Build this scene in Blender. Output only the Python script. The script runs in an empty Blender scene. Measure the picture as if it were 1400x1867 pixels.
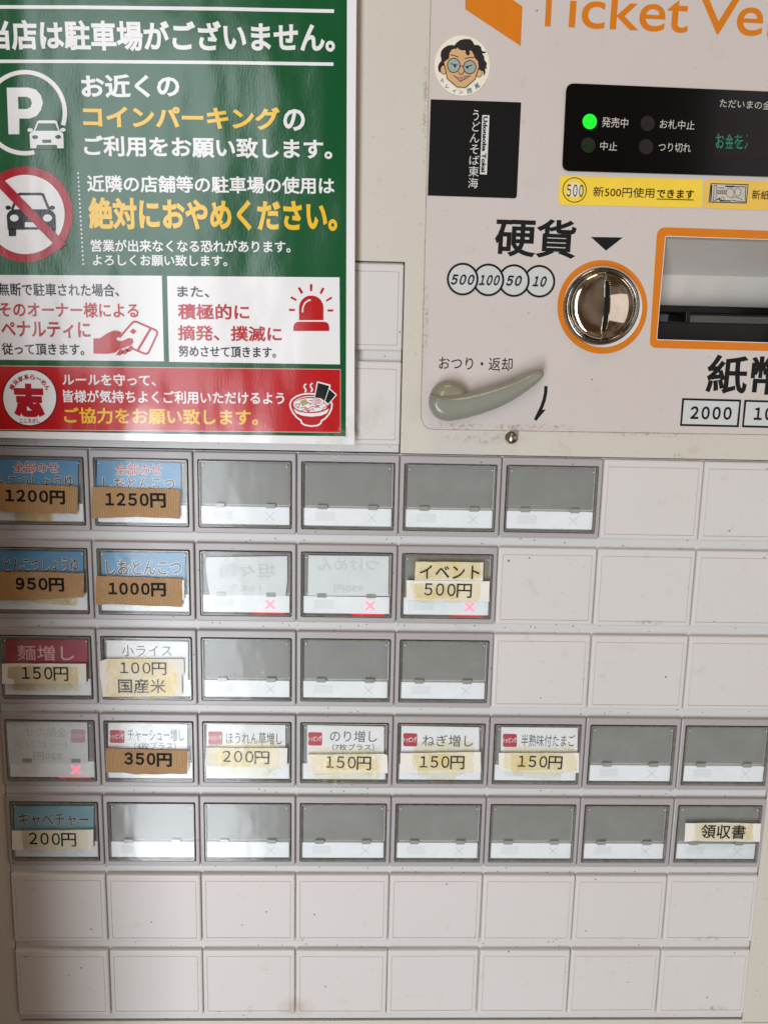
import bpy, bmesh, math, random
from mathutils import Vector, Matrix

random.seed(7)
scene = bpy.context.scene
COL = scene.collection

# ------------------------------------------------------------------ camera
# The machine's front lies in the plane y = 0 (x right, z up, +y into the machine).
S = 1.2
F_PX, PITCH, YAW, ROLL = 1402.0, -0.162992, -0.029609, -0.021554
CAM = Vector((0.181804, -0.372785, 0.033128)) * S


def cam_rot():
    cx, sx, cy, sy, cz, sz = math.cos(PITCH), math.sin(PITCH), math.cos(YAW), math.sin(YAW), math.cos(ROLL), math.sin(ROLL)
    rp = Matrix(((1, 0, 0), (0, cx, -sx), (0, sx, cx)))
    ry = Matrix(((cy, -sy, 0), (sy, cy, 0), (0, 0, 1)))
    rr = Matrix(((cz, 0, sz), (0, 1, 0), (-sz, 0, cz)))
    return ry @ rp @ rr


RC = cam_rot()
cd = bpy.data.cameras.new('camera')
cam = bpy.data.objects.new('camera', cd)
COL.objects.link(cam)
right, fwd, up = RC.col[0], RC.col[1], RC.col[2]
cam.matrix_world = Matrix((
    (right[0], up[0], -fwd[0], CAM.x), (right[1], up[1], -fwd[1], CAM.y),
    (right[2], up[2], -fwd[2], CAM.z), (0, 0, 0, 1)))
cd.sensor_fit = 'VERTICAL'
cd.sensor_height = 24.0
cd.lens = F_PX / 1867.0 * 24.0
cd.clip_start, cd.clip_end = 0.01, 50
scene.camera = cam

# ------------------------------------------------------------------ light
world = bpy.data.worlds.new('World')
scene.world = world
world.use_nodes = True
# dim, uneven interior all round: wood, plaster and shadow
wn = world.node_tree
bg = wn.nodes['Background']
wc = wn.nodes.new('ShaderNodeTexCoord')
wx = wn.nodes.new('ShaderNodeTexNoise')
wx.inputs['Scale'].default_value = 2.2
wx.inputs['Detail'].default_value = 4.0
wr = wn.nodes.new('ShaderNodeValToRGB')
wr.color_ramp.elements[0].position, wr.color_ramp.elements[1].position = 0.42, 0.66
wr.color_ramp.elements[0].color = (0.20, 0.105, 0.045, 1)
wr.color_ramp.elements[1].color = (0.68, 0.60, 0.54, 1)
wn.links.new(wc.outputs['Generated'], wx.inputs['Vector'])
wn.links.new(wx.outputs['Fac'], wr.inputs['Fac'])
wn.links.new(wr.outputs['Color'], bg.inputs[0])
bg.inputs[1].default_value = 0.30


def area(name, loc, target, sx, sz, power, color):
    d = bpy.data.lights.new(name, 'AREA')
    d.shape, d.size, d.size_y, d.energy, d.color = 'RECTANGLE', sx, sz, power, color
    o = bpy.data.objects.new(name, d)
    COL.objects.link(o)
    o.location = loc
    o.rotation_euler = (Vector(target) - Vector(loc)).to_track_quat('-Z', 'Y').to_euler()
    return o


area('doorway_light', (-0.46, -2.1, -0.86), (0.2, 0, -0.2), 0.54, 1.55, 36, (0.87, 0.93, 1.0))
area('transom_light', (-0.46, -2.1, 0.54), (0.2, 0, 0.0), 0.54, 1.15, 9.5, (0.87, 0.93, 1.0))
area('shop_window_light', (2.1, -1.7, 0.15), (0.25, 0, -0.1), 1.9, 2.0, 8.5, (0.98, 0.95, 0.96))
area('ceiling_lamp_light', (0.15, -0.75, 1.5), (0.2, 0, 0.1), 0.5, 0.3, 3.5, (1.0, 0.76, 0.5))

vs = scene.view_settings
vs.view_transform = 'Standard'
vs.look = 'None'
vs.exposure = 0.19
vs.gamma = 1.0

# ------------------------------------------------------------------ helpers
def at(px, py, y=0.0):
    """the point of the plane at depth y that the photograph shows at pixel px, py"""
    d = RC @ Vector(((px - 700) / F_PX, 1, (933.5 - py) / F_PX))
    return CAM + d * ((y - CAM.y) / d.y)


def lin(c):
    return tuple(((v / 255) / 12.92 if v / 255 <= 0.04045 else ((v / 255 + 0.055) / 1.055) ** 2.4) for v in c)


WORLDLOC = {}


def mesh_obj(name, verts, faces, mat, parent=None, origin=None, smooth=False):
    if origin is None:
        lo = [min(v[i] for v in verts) for i in range(3)]
        hi = [max(v[i] for v in verts) for i in range(3)]
        origin = Vector(((lo[0] + hi[0]) / 2, hi[1], lo[2]))
    me = bpy.data.meshes.new(name)
    me.from_pydata([tuple(Vector(v) - origin) for v in verts], [], faces)
    me.update()
    if smooth:
        for p in me.polygons:
            p.use_smooth = True
    if mat:
        me.materials.append(mat)
    return link(name, me, origin, parent)


def link(name, me, origin, parent=None):
    o = bpy.data.objects.new(name, me)
    COL.objects.link(o)
    o.location = origin
    WORLDLOC[o.name] = Vector(origin)
    if parent is not None:
        o.parent = parent
        o.location = Vector(origin) - WORLDLOC[parent.name]
    return o


def empty(name, loc, parent=None):
    return link(name, None, Vector(loc), parent)


def tag(o, label, cat, group=None):
    o['label'], o['category'] = label, cat
    if group:
        o['group'] = group
    return o


def curve_mesh(curve):
    o = bpy.data.objects.new('tmp', curve)
    COL.objects.link(o)
    dg = bpy.context.evaluated_depsgraph_get()
    dg.update()
    me = bpy.data.meshes.new_from_object(o.evaluated_get(dg))
    vs_ = [v.co.copy() for v in me.vertices]
    fs = [tuple(p.vertices) for p in me.polygons]
    bpy.data.objects.remove(o)
    bpy.data.meshes.remove(me)
    bpy.data.curves.remove(curve)
    return vs_, fs


TEXT = {}


def text_shape(s, bold=0.0, spacing=1.0, res=3):
    k = (s, bold, spacing, res)
    if k not in TEXT:
        c = bpy.data.curves.new('t', 'FONT')
        c.body, c.resolution_u, c.bevel_depth, c.bevel_resolution, c.space_character = s, res, bold, 0, spacing
        vs_, fs = curve_mesh(c)
        x0, x1 = min(v.x for v in vs_), max(v.x for v in vs_)
        y0, y1 = min(v.y for v in vs_), max(v.y for v in vs_)
        TEXT[k] = ([((v.x - x0) / (x1 - x0), (v.y - y0) / (y1 - y0), (v.z / bold if bold else 0.0)) for v in vs_], fs)
    return TEXT[k]


def lettering(parent, s, p0, p1, h, mat, y, bold=0.0, slant=0.0, mirror=False, spacing=1.0, name='lettering', res=3):
    """a line of letters whose inked box has bottom corners p0, p1 and height h"""
    if len(s) > 2 and s[-1] == '円' and '０' <= s[0] <= '９':
        # a price: wide figures set tight, then the yen character
        p0, p1 = Vector(p0), Vector(p1)
        n_ = len(s) - 1
        f_ = n_ * 0.66 / (n_ * 0.66 + 0.92)
        up_ = Vector((0, -0.10 * h))
        lettering(parent, s[:-1], p0 + up_, p0.lerp(p1, f_ - 0.025) + up_, h * 0.88, mat, y, bold, slant, spacing=0.56, name=name, res=5)
        return lettering(parent, '円', p0.lerp(p1, f_), p1, h, mat, y, bold, slant, name=name)
    vs_, fs = text_shape(s, bold, spacing, res)
    a, b = at(p0[0], p0[1], y), at(p1[0], p1[1], y)
    U = b - a
    hh = (at((p0[0] + p1[0]) / 2, (p0[1] + p1[1]) / 2 - h, y) - at((p0[0] + p1[0]) / 2, (p0[1] + p1[1]) / 2, y)).length
    n = U.normalized()
    V = Vector((-n.z, 0, n.x)) * hh
    out = []
    for u, v, w in vs_:
        if mirror:
            u = 1 - u
        p = a + U * u + V * v + n * (slant * hh * (v - 0.5))
        out.append(Vector((p.x, y - 0.000004 * w, p.z)))
    return mesh_obj(name, out, fs, mat, parent)


def fill(rings, extrude=0.0):
    c = bpy.data.curves.new('f', 'CURVE')
    c.dimensions, c.fill_mode, c.extrude = '2D', 'BOTH' if extrude == 0 else 'BOTH', extrude
    for r in rings:
        sp = c.splines.new('POLY')
        sp.points.add(len(r) - 1)
        for p, q in zip(sp.points, r):
            p.co = (q[0], q[1], 0, 1)
        sp.use_cyclic_u = True
    return curve_mesh(c)


def sheet(name, rings, mat, y, parent=None, thick=0.0, px=True):
    """flat piece filled between outlines (given in photo pixels on the plane y, or in x,z metres)"""
    R = []
    for r in rings:
        if px:
            q = [at(p[0], p[1], y) for p in r]
            R.append([(v.x, v.z) for v in q])
        else:
            R.append(r)
    vs_, fs = fill(R, thick / 2)
    return mesh_obj(name, [Vector((v.x, y + (thick / 2 if thick else 0) - v.z, v.y)) for v in vs_], fs, mat, parent)


def stroke(name, pts, w, mat, y, parent=None, closed=False):
    """a drawn line of width w (photo pixels)"""
    P = [Vector(p) for p in pts]
    n = len(P)
    vs_, fs = [], []
    for i in range(n):
        a = P[(i - 1) % n] if (closed or i > 0) else P[i]
        b = P[(i + 1) % n] if (closed or i < n - 1) else P[i]
        d1 = (P[i] - a).normalized() if (P[i] - a).length > 1e-6 else (b - P[i]).normalized()
        d2 = (b - P[i]).normalized() if (b - P[i]).length > 1e-6 else d1
        nn = Vector((-d1.y - d2.y, d1.x + d2.x))
        nn.normalize()
        cs = max(0.45, nn.dot(Vector((-d1.y, d1.x))))
        o = nn * (w / 2 / cs)
        vs_ += [at(*(P[i] - o), y), at(*(P[i] + o), y)]
    m = n if closed else n - 1
    for i in range(m):
        j = (i + 1) % n
        fs.append((2 * i, 2 * i + 1, 2 * j + 1, 2 * j))
    return mesh_obj(name, vs_, fs, mat, parent)


def ell(cx, cy, rx, ry=None, n=48, a0=0, a1=360):
    ry = rx if ry is None else ry
    full = abs(a1 - a0) >= 360
    m = n if full else n + 1
    return [(cx + rx * math.cos(math.radians(a0 + (a1 - a0) * i / n)), cy - ry * math.sin(math.radians(a0 + (a1 - a0) * i / n))) for i in range(m)]


def rquad(q, r, n=5):
    """rounded corners on a polygon of pixels; r a number or one per corner"""
    out = []
    k = len(q)
    rs = [r] * k if not isinstance(r, (list, tuple)) else r
    for i in range(k):
        p, a, b = Vector(q[i]), Vector(q[i - 1]), Vector(q[(i + 1) % k])
        if rs[i] <= 0:
            out.append(tuple(p))
            continue
        d1, d2 = (a - p).normalized(), (b - p).normalized()
        s, e = p + d1 * rs[i], p + d2 * rs[i]
        for j in range(n + 1):
            t = j / n
            out.append(tuple((1 - t) ** 2 * s + 2 * t * (1 - t) * p + t * t * e))
    return out


def crop(x0, y0, s):
    return lambda *pts: [(x0 + p[0] / s, y0 + p[1] / s) for p in pts]


def rough_edge(q, amp, step=6.0):
    """torn or wrinkled outline"""
    out = []
    for i in range(len(q)):
        a, b = Vector(q[i]), Vector(q[(i + 1) % len(q)])
        n = max(1, int((b - a).length / step))
        for j in range(n):
            p = a.lerp(b, j / n)
            out.append((p.x + random.uniform(-amp, amp), p.y + random.uniform(-amp, amp)))
    return out


def rrect(x0, x1, z0, z1, r, n=3):
    out = []
    for cx, cz, a in ((x1 - r, z1 - r, 0), (x0 + r, z1 - r, 90), (x0 + r, z0 + r, 180), (x1 - r, z0 + r, 270)):
        for i in range(n + 1):
            t = math.radians(a + 90 * i / n)
            out.append((cx + r * math.cos(t), cz + r * math.sin(t)))
    return out


def loft(loops, cap=True, capback=False):
    """loops: list of (points in x,z ; y)"""
    vs_, fs = [], []
    n = len(loops[0][0])
    for pts, y in loops:
        vs_ += [Vector((p[0], y, p[1])) for p in pts]
    for k in range(len(loops) - 1):
        for i in range(n):
            j = (i + 1) % n
            fs.append((k * n + i, k * n + j, (k + 1) * n + j, (k + 1) * n + i))
    if cap:
        k = (len(loops) - 1) * n
        fs.append(tuple(range(k, k + n)))
    if capback:
        fs.append(tuple(reversed(range(n))))
    return vs_, fs


def raw_mesh(name, vs_, fs, mat, smooth=False):
    me = bpy.data.meshes.new(name)
    me.from_pydata([tuple(v) for v in vs_], [], fs)
    bm = bmesh.new()
    bm.from_mesh(me)
    bmesh.ops.recalc_face_normals(bm, faces=bm.faces)
    bm.to_mesh(me)
    bm.free()
    for p in me.polygons:
        p.use_smooth = smooth
    me.materials.append(mat)
    return me


def box(name, x0, x1, y0, y1, z0, z1, mat, parent=None, bevel=0.0, seg=2):
    bm = bmesh.new()
    bmesh.ops.create_cube(bm, size=1)
    for v in bm.verts:
        v.co = Vector(((x0 + x1) / 2 + v.co.x * (x1 - x0), (y0 + y1) / 2 + v.co.y * (y1 - y0), (z0 + z1) / 2 + v.co.z * (z1 - z0)))
    if bevel:
        bmesh.ops.bevel(bm, geom=list(bm.edges), offset=bevel, segments=seg, affect='EDGES', profile=0.5)
    vs_ = [v.co.copy() for v in bm.verts]
    bm.verts.index_update()
    fs = [tuple(v.index for v in f.verts) for f in bm.faces]
    bm.free()
    return mesh_obj(name, vs_, fs, mat, parent)


# ------------------------------------------------------------------ materials
def new_mat(name):
    m = bpy.data.materials.new(name)
    m.use_nodes = True
    nt = m.node_tree
    return m, nt, nt.nodes['Principled BSDF']


def node(nt, kind, **kw):
    n = nt.nodes.new(kind)
    for k, v in kw.items():
        setattr(n, k, v)
    return n


def position(nt, scale=(1, 1, 1)):
    g = node(nt, 'ShaderNodeNewGeometry')
    mp = node(nt, 'ShaderNodeMapping')
    mp.inputs['Scale'].default_value = scale
    nt.links.new(g.outputs['Position'], mp.inputs['Vector'])
    return mp.outputs['Vector']


def noise(nt, vec, scale, detail=3.0, rough=0.55):
    n = node(nt, 'ShaderNodeTexNoise')
    n.inputs['Scale'].default_value = scale
    n.inputs['Detail'].default_value = detail
    n.inputs['Roughness'].default_value = rough
    nt.links.new(vec, n.inputs['Vector'])
    return n.outputs['Fac']


def ramp(nt, fac, a, b, ca=(0, 0, 0, 1), cb=(1, 1, 1, 1)):
    r = node(nt, 'ShaderNodeValToRGB')
    r.color_ramp.elements[0].position, r.color_ramp.elements[1].position = a, b
    r.color_ramp.elements[0].color, r.color_ramp.elements[1].color = ca, cb
    nt.links.new(fac, r.inputs['Fac'])
    return r.outputs['Color']


def mix(nt, fac, a, b, mode='MIX'):
    m = node(nt, 'ShaderNodeMix', data_type='RGBA', blend_type=mode)
    for sock, v in ((m.inputs[0], fac), (m.inputs[6], a), (m.inputs[7], b)):
        if isinstance(v, (float, int)):
            sock.default_value = v
        elif isinstance(v, tuple):
            sock.default_value = (*v[:3], 1)
        else:
            nt.links.new(v, sock)
    return m.outputs[2]


def math_n(nt, op, a, b=0.0):
    m = node(nt, 'ShaderNodeMath', operation=op)
    for i, v in enumerate((a, b)):
        if isinstance(v, (float, int)):
            m.inputs[i].default_value = v
        else:
            nt.links.new(v, m.inputs[i])
    return m.outputs[0]


def bump(nt, bsdf, h, strength=1.0, dist=0.001, prev=None):
    b = node(nt, 'ShaderNodeBump')
    b.inputs['Strength'].default_value = strength
    b.inputs['Distance'].default_value = dist
    nt.links.new(h, b.inputs['Height'])
    if prev is not None:
        nt.links.new(prev, b.inputs['Normal'])
    nt.links.new(b.outputs['Normal'], bsdf.inputs['Normal'])
    return b.outputs['Normal']


def specks(nt, vec, scale, radius, keep):
    v = node(nt, 'ShaderNodeTexVoronoi', feature='F1')
    v.inputs['Scale'].default_value = scale
    nt.links.new(vec, v.inputs['Vector'])
    sp = node(nt, 'ShaderNodeSeparateColor')
    nt.links.new(v.outputs['Color'], sp.inputs[0])
    small = math_n(nt, 'LESS_THAN', v.outputs['Distance'], math_n(nt, 'MULTIPLY', sp.outputs[1], radius))
    on = math_n(nt, 'GREATER_THAN', sp.outputs[0], keep)
    return math_n(nt, 'MULTIPLY', small, on)


def plastic(name, rgb, rough=0.42, dirt=0.35, speck=0.72, spec=0.4, stain=(0.36, 0.25, 0.13), grain=0.00002):
    """aged moulded plastic: yellowing blotches, grime specks, faint scuffs"""
    m, nt, b = new_mat(name)
    c = lin(rgb)
    vec = position(nt)
    blot = ramp(nt, noise(nt, vec, 9, 4), 0.38, 0.72)
    c1 = mix(nt, math_n(nt, 'MULTIPLY', blot, 0.16), c, tuple(x * y for x, y in zip(c, (0.88, 0.80, 0.68))))
    smudge = ramp(nt, noise(nt, vec, 55, 5, 0.65), 0.60, 0.78)
    c2 = mix(nt, math_n(nt, 'MULTIPLY', smudge, dirt * 0.55), c1, stain)
    fine = ramp(nt, noise(nt, vec, 260, 4, 0.7), 0.63, 0.76)
    c3 = mix(nt, math_n(nt, 'MULTIPLY', fine, dirt * 0.6), c2, (0.2, 0.14, 0.08))
    c4 = mix(nt, math_n(nt, 'MULTIPLY', specks(nt, vec, 260, 0.16, speck), 0.75), c3, (0.06, 0.045, 0.035))
    c5 = mix(nt, math_n(nt, 'MULTIPLY', specks(nt, vec, 75, 0.06, 0.86), 0.7), c4, (0.05, 0.035, 0.03))
    sm_ = node(nt, 'ShaderNodeMapping')
    sm_.inputs['Rotation'].default_value = (0, 0.7, 0)
    sm_.inputs['Scale'].default_value = (420, 1, 16)
    nt.links.new(vec, sm_.inputs['Vector'])
    scr = ramp(nt, noise(nt, sm_.outputs['Vector'], 1.0, 3), 0.70, 0.74)
    scr2 = math_n(nt, 'MULTIPLY', scr, ramp(nt, noise(nt, vec, 34, 2), 0.5, 0.62))
    c5 = mix(nt, math_n(nt, 'MULTIPLY', scr2, 0.35 * dirt), c5, (0.22, 0.17, 0.12))
    nt.links.new(c5, b.inputs['Base Color'])
    r = math_n(nt, 'ADD', math_n(nt, 'MULTIPLY', noise(nt, vec, 30, 3), 0.2), rough - 0.1)
    nt.links.new(r, b.inputs['Roughness'])
    b.inputs['Specular IOR Level'].default_value = spec
    bump(nt, b, noise(nt, vec, 1400, 2), 0.6, grain)
    return m


def simple(name, rgb, rough=0.5, spec=0.4, vary=0.08, scale=120, metallic=0.0, coat=0.0):
    m, nt, b = new_mat(name)
    c = lin(rgb)
    vec = position(nt)
    cc = mix(nt, ramp(nt, noise(nt, vec, scale, 4), 0.3, 0.7), tuple(x * (1 - vary) for x in c), tuple(min(1, x * (1 + vary)) for x in c))
    nt.links.new(cc, b.inputs['Base Color'])
    b.inputs['Roughness'].default_value = rough
    b.inputs['Specular IOR Level'].default_value = spec
    b.inputs['Metallic'].default_value = metallic
    b.inputs['Coat Weight'].default_value = coat
    return m


def poster_ink(name, rgb, grainy=0.05):
    """printed, laminated and slightly buckled sheet: every ink shares the same relief"""
    m, nt, b = new_mat(name)
    c = lin(rgb)
    vec = position(nt)
    cc = mix(nt, noise(nt, vec, 700, 2), tuple(x * (1 - grainy) for x in c), tuple(min(1, x * (1 + grainy)) for x in c))
    nt.links.new(cc, b.inputs['Base Color'])
    b.inputs['Roughness'].default_value = 0.17
    b.inputs['Specular IOR Level'].default_value = 0.55
    w = noise(nt, position(nt, (17, 1, 9)), 1.0, 2.5, 0.5)
    n1 = bump(nt, b, w, 1.0, 0.0027)
    w2 = noise(nt, position(nt, (1, 1, 0.35)), 900, 2)
    bump(nt, b, w2, 0.5, 0.00006, n1)
    return m


def emitter(name, rgb, strength, base=(10, 10, 10)):
    m, nt, b = new_mat(name)
    b.inputs['Base Color'].default_value = (*lin(base), 1)
    b.inputs['Emission Color'].default_value = (*lin(rgb), 1)
    b.inputs['Emission Strength'].default_value = strength
    b.inputs['Roughness'].default_value = 0.4
    return m


def clear(name, tint=(0.93, 0.93, 0.9), rough=0.03, base=0.04, haze=0.0):
    """thin clear acrylic: see-through, with a mirror sheen"""
    m, nt, b = new_mat(name)
    out = nt.nodes['Material Output']
    nt.nodes.remove(b)
    tr = node(nt, 'ShaderNodeBsdfTransparent')
    tr.inputs[0].default_value = (*tint, 1)
    gl = node(nt, 'ShaderNodeBsdfGlossy')
    gl.inputs['Roughness'].default_value = rough
    fr = node(nt, 'ShaderNodeFresnel')
    fr.inputs['IOR'].default_value = 1.5
    vec = position(nt)
    bp = node(nt, 'ShaderNodeBump')
    bp.inputs['Distance'].default_value = 0.00022
    nt.links.new(noise(nt, position(nt, (60, 1, 40)), 1.0, 2), bp.inputs['Height'])
    nt.links.new(bp.outputs[0], gl.inputs['Normal'])
    f = math_n(nt, 'MULTIPLY', fr.outputs[0], 0.5)
    mx = node(nt, 'ShaderNodeMixShader')
    nt.links.new(f, mx.inputs[0])
    nt.links.new(tr.outputs[0], mx.inputs[1])
    nt.links.new(gl.outputs[0], mx.inputs[2])
    df = node(nt, 'ShaderNodeBsdfDiffuse')
    df.inputs[0].default_value = (0.7, 0.72, 0.72, 1)
    mx2 = node(nt, 'ShaderNodeMixShader')
    sm = ramp(nt, noise(nt, vec, 38, 6, 0.7), 0.42, 0.75)
    nt.links.new(math_n(nt, 'ADD', math_n(nt, 'MULTIPLY', sm, haze), haze * 0.3), mx2.inputs[0])
    nt.links.new(mx.outputs[0], mx2.inputs[1])
    nt.links.new(df.outputs[0], mx2.inputs[2])
    nt.links.new(mx2.outputs[0], out.inputs[0])
    return m


def tape(name, rgb, cover, wrinkle=0.0006, milky=0.08):
    """aged adhesive tape: yellow see-through film with wrinkles that glint"""
    m, nt, b = new_mat(name)
    out = nt.nodes['Material Output']
    nt.nodes.remove(b)
    vec = position(nt)
    c = lin(rgb)
    tr = node(nt, 'ShaderNodeBsdfTransparent')
    a = ramp(nt, noise(nt, vec, 120, 4), 0.32, 0.72)
    wr = ramp(nt, noise(nt, position(nt, (1, 1, 0.4)), 520, 3), 0.60, 0.70)
    t1 = mix(nt, math_n(nt, 'ADD', math_n(nt, 'MULTIPLY', a, cover), cover * 0.45), (1.0, 1.0, 1.0), c)
    t2 = mix(nt, math_n(nt, 'MULTIPLY', wr, cover * 0.35), t1, tuple(x * 0.6 for x in c))
    nt.links.new(t2, tr.inputs[0])
    gl = node(nt, 'ShaderNodeBsdfGlossy')
    gl.inputs['Roughness'].default_value = 0.12
    bp = node(nt, 'ShaderNodeBump')
    bp.inputs['Distance'].default_value = wrinkle
    nt.links.new(noise(nt, vec, 260, 4, 0.6), bp.inputs['Height'])
    nt.links.new(bp.outputs[0], gl.inputs['Normal'])
    df = node(nt, 'ShaderNodeBsdfDiffuse')
    df.inputs[0].default_value = (*[min(1.0, x * 1.1) for x in c], 1)
    mx = node(nt, 'ShaderNodeMixShader')
    nt.links.new(math_n(nt, 'MULTIPLY', a, milky), mx.inputs[0])
    nt.links.new(tr.outputs[0], mx.inputs[1])
    nt.links.new(df.outputs[0], mx.inputs[2])
    fr = node(nt, 'ShaderNodeFresnel')
    fr.inputs['IOR'].default_value = 1.5
    nt.links.new(bp.outputs[0], fr.inputs['Normal'])
    mx2 = node(nt, 'ShaderNodeMixShader')
    nt.links.new(math_n(nt, 'MULTIPLY', fr.outputs[0], 0.6), mx2.inputs[0])
    nt.links.new(mx.outputs[0], mx2.inputs[1])
    nt.links.new(gl.outputs[0], mx2.inputs[2])
    nt.links.new(mx2.outputs[0], out.inputs[0])
    return m


def kraft(name):
    """ribbed brown packing tape under glossy film"""
    m, nt, b = new_mat(name)
    vec = position(nt)
    wv = node(nt, 'ShaderNodeTexWave', wave_type='BANDS', bands_direction='X')
    wv.inputs['Scale'].default_value = 320
    wv.inputs['Distortion'].default_value = 0.8
    nt.links.new(vec, wv.inputs['Vector'])
    c = mix(nt, wv.outputs['Fac'], lin((152, 110, 64)), lin((200, 160, 108)))
    c2 = mix(nt, ramp(nt, noise(nt, vec, 90, 4), 0.35, 0.7), c, lin((172, 130, 80)))
    nt.links.new(c2, b.inputs['Base Color'])
    b.inputs['Roughness'].default_value = 0.18
    b.inputs['Specular IOR Level'].default_value = 0.6
    n1 = bump(nt, b, wv.outputs['Fac'], 0.6, 0.00025)
    bump(nt, b, noise(nt, vec, 420, 4, 0.65), 0.9, 0.0005, n1)
    return m


def marker(name):
    """felt pen on ribbed tape: patchy ink"""
    m, nt, b = new_mat(name)
    out = nt.nodes['Material Output']
    b.inputs['Base Color'].default_value = (0.010, 0.009, 0.011, 1)
    b.inputs['Roughness'].default_value = 0.6
    b.inputs['Specular IOR Level'].default_value = 0.15
    tr = node(nt, 'ShaderNodeBsdfTransparent')
    mx = node(nt, 'ShaderNodeMixShader')
    a = ramp(nt, noise(nt, position(nt), 420, 4, 0.7), 0.42, 0.54)
    nt.links.new(math_n(nt, 'ADD', math_n(nt, 'MULTIPLY', a, 0.35), 0.65), mx.inputs[0])
    nt.links.new(tr.outputs[0], mx.inputs[1])
    nt.links.new(b.outputs[0], mx.inputs[2])
    nt.links.new(mx.outputs[0], out.inputs[0])
    return m


def wood(name):
    m, nt, b = new_mat(name)
    w = noise(nt, position(nt, (60, 60, 4)), 1, 5)
    nt.links.new(mix(nt, w, lin((70, 42, 20)), lin((126, 82, 44))), b.inputs['Base Color'])
    b.inputs['Roughness'].default_value = 0.5
    return m


BODY = plastic('body_plastic', (206, 198, 185), dirt=0.55, speck=0.55)
STRIP = plastic('strip_plastic', (207, 204, 201), rough=0.38, dirt=0.3, speck=0.5)
BLANK = plastic('blank_plastic', (213, 207, 202), rough=0.42, dirt=0.6, speck=0.93)
BEZEL = plastic('bezel_plastic', (172, 165, 164), rough=0.36, dirt=0.3, speck=0.75, spec=0.5)
DECAL = plastic('panel_film', (206, 195, 187), rough=0.40, dirt=0.45, speck=0.9)
DARKGAP = simple('dark_gap', (26, 23, 20), 0.7)
WELL = simple('well_plastic', (66, 62, 51), 0.35, 0.5)
RIM = simple('smoky_acrylic_edge', (130, 126, 112), 0.15, 0.6, vary=0.3, scale=300)
PLATE = simple('grey_plate', (134, 133, 127), 0.35, 0.3, vary=0.03, scale=60)
WHITESTRIP = simple('white_strip', (238, 241, 243), 0.35, 0.4, vary=0.02)
FAINT = simple('faint_print', (227, 230, 231), 0.4, vary=0.02)
FAINTX = simple('faint_cross', (202, 204, 204), 0.4, vary=0.02)
TAB = simple('tab_acrylic', (152, 151, 144), 0.2, 0.5)
PIN = simple('pin_white', (235, 235, 230), 0.3)
COVER = clear('clear_cover', (0.985, 0.988, 0.98), 0.12, haze=0.10)
LITX = emitter('lit_cross', (255, 92, 122), 0.95, (230, 150, 160))
REDLED = emitter('red_led', (255, 8, 40), 1.3, (90, 5, 10))
BLACK = simple('black_print', (18, 16, 16), 0.5, 0.25, vary=0.1)
ORANGE = simple('orange_print', (214, 120, 8), 0.42, vary=0.03)
CHROME = simple('chrome', (222, 208, 190), 0.07, metallic=1.0, vary=0.03)
CHROME2 = simple('ring_chrome', (150, 146, 138), 0.14, metallic=1.0, vary=0.4, scale=700)
PANELBLACK = simple('black_glass', (5, 4, 4), 0.12, 0.3, vary=0.3, scale=20)
LCD = simple('display_window', (24, 17, 13), 0.2, 0.3, vary=0.15, scale=200)
GREYPRINT = simple('grey_print', (190, 184, 172), 0.45)
PAPER = simple('white_paper', (226, 222, 214), 0.55, 0.3, vary=0.03)
COINFILL = simple('pale_print', (202, 202, 199), 0.4, vary=0.02)

# ------------------------------------------------------------------ the machine
PITCHX, PITCHZ, CELLH = 0.06, 0.053789, 0.048428
GX0, GX1 = 0.0, 8 * PITCHX
machine = empty('ticket_machine', (0.265, 0.32, -0.55))
tag(machine, 'cream ticket vending machine with rows of menu buttons and a coin slot', 'ticket machine')
YB = 0.003            # strips between the rows
YU = 0.0022           # body plates

box('cabinet', -0.0152, 0.56, 0.052, 0.32, -0.55, 0.34, DARKGAP, machine)
zbot = -7 * PITCHZ + 0.0005
sheet('button_backplate', [[(GX0 + 0.0002, zbot + 0.0003), (GX1 - 0.0002, zbot + 0.0003), (GX1 - 0.0002, 0.0004), (GX0 + 0.0002, 0.0004)]], STRIP, YB, machine, 0.004, px=False)
sheet('upper_backplate', [[(-0.0145, 0.0012), (0.2394, 0.0012), (0.2394, 0.108), (-0.0145, 0.108)]], STRIP, YB, machine, 0.004, px=False)

# bill opening in the upper body plate
bill_in = rquad([(1213, 431), (1440, 438.5), (1440, 625.5), (1197, 618.6)], [3, 0, 0, 3], 3)
bx = [at(p[0], p[1], 0.0) for p in bill_in]
BILL = [(v.x, v.z) for v in bx]
sheet('body_front', [[(0.2402, 0.0010), (0.558, 0.0010), (0.558, 0.338), (-0.015, 0.338), (-0.015, 0.1085), (0.2402, 0.1085)], BILL], BODY, YU - 0.0016, machine, 0.006, px=False)
sheet('side_frame', [[(-0.015, zbot - 0.003), (GX0 - 0.0004, zbot - 0.003), (GX0 - 0.0004, 0.107), (-0.015, 0.107)]], BODY, YU, machine, 0.005, px=False)
sheet('side_frame', [[(GX1 + 0.0004, zbot - 0.003), (0.558, zbot - 0.003), (0.558, 0.0006), (GX1 + 0.0004, 0.0006)]], BODY, YU, machine, 0.005, px=False)
sheet('lower_body', [[(-0.015, -0.55), (0.558, -0.55), (0.558, zbot - 0.0034), (GX1 + 0.0004, zbot - 0.0034), (GX1 + 0.0004, zbot - 0.0010), (-0.0004, zbot - 0.0010), (-0.0004, zbot - 0.0034), (-0.015, zbot - 0.0034)]], BODY, YU, machine, 0.005, px=False)

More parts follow.
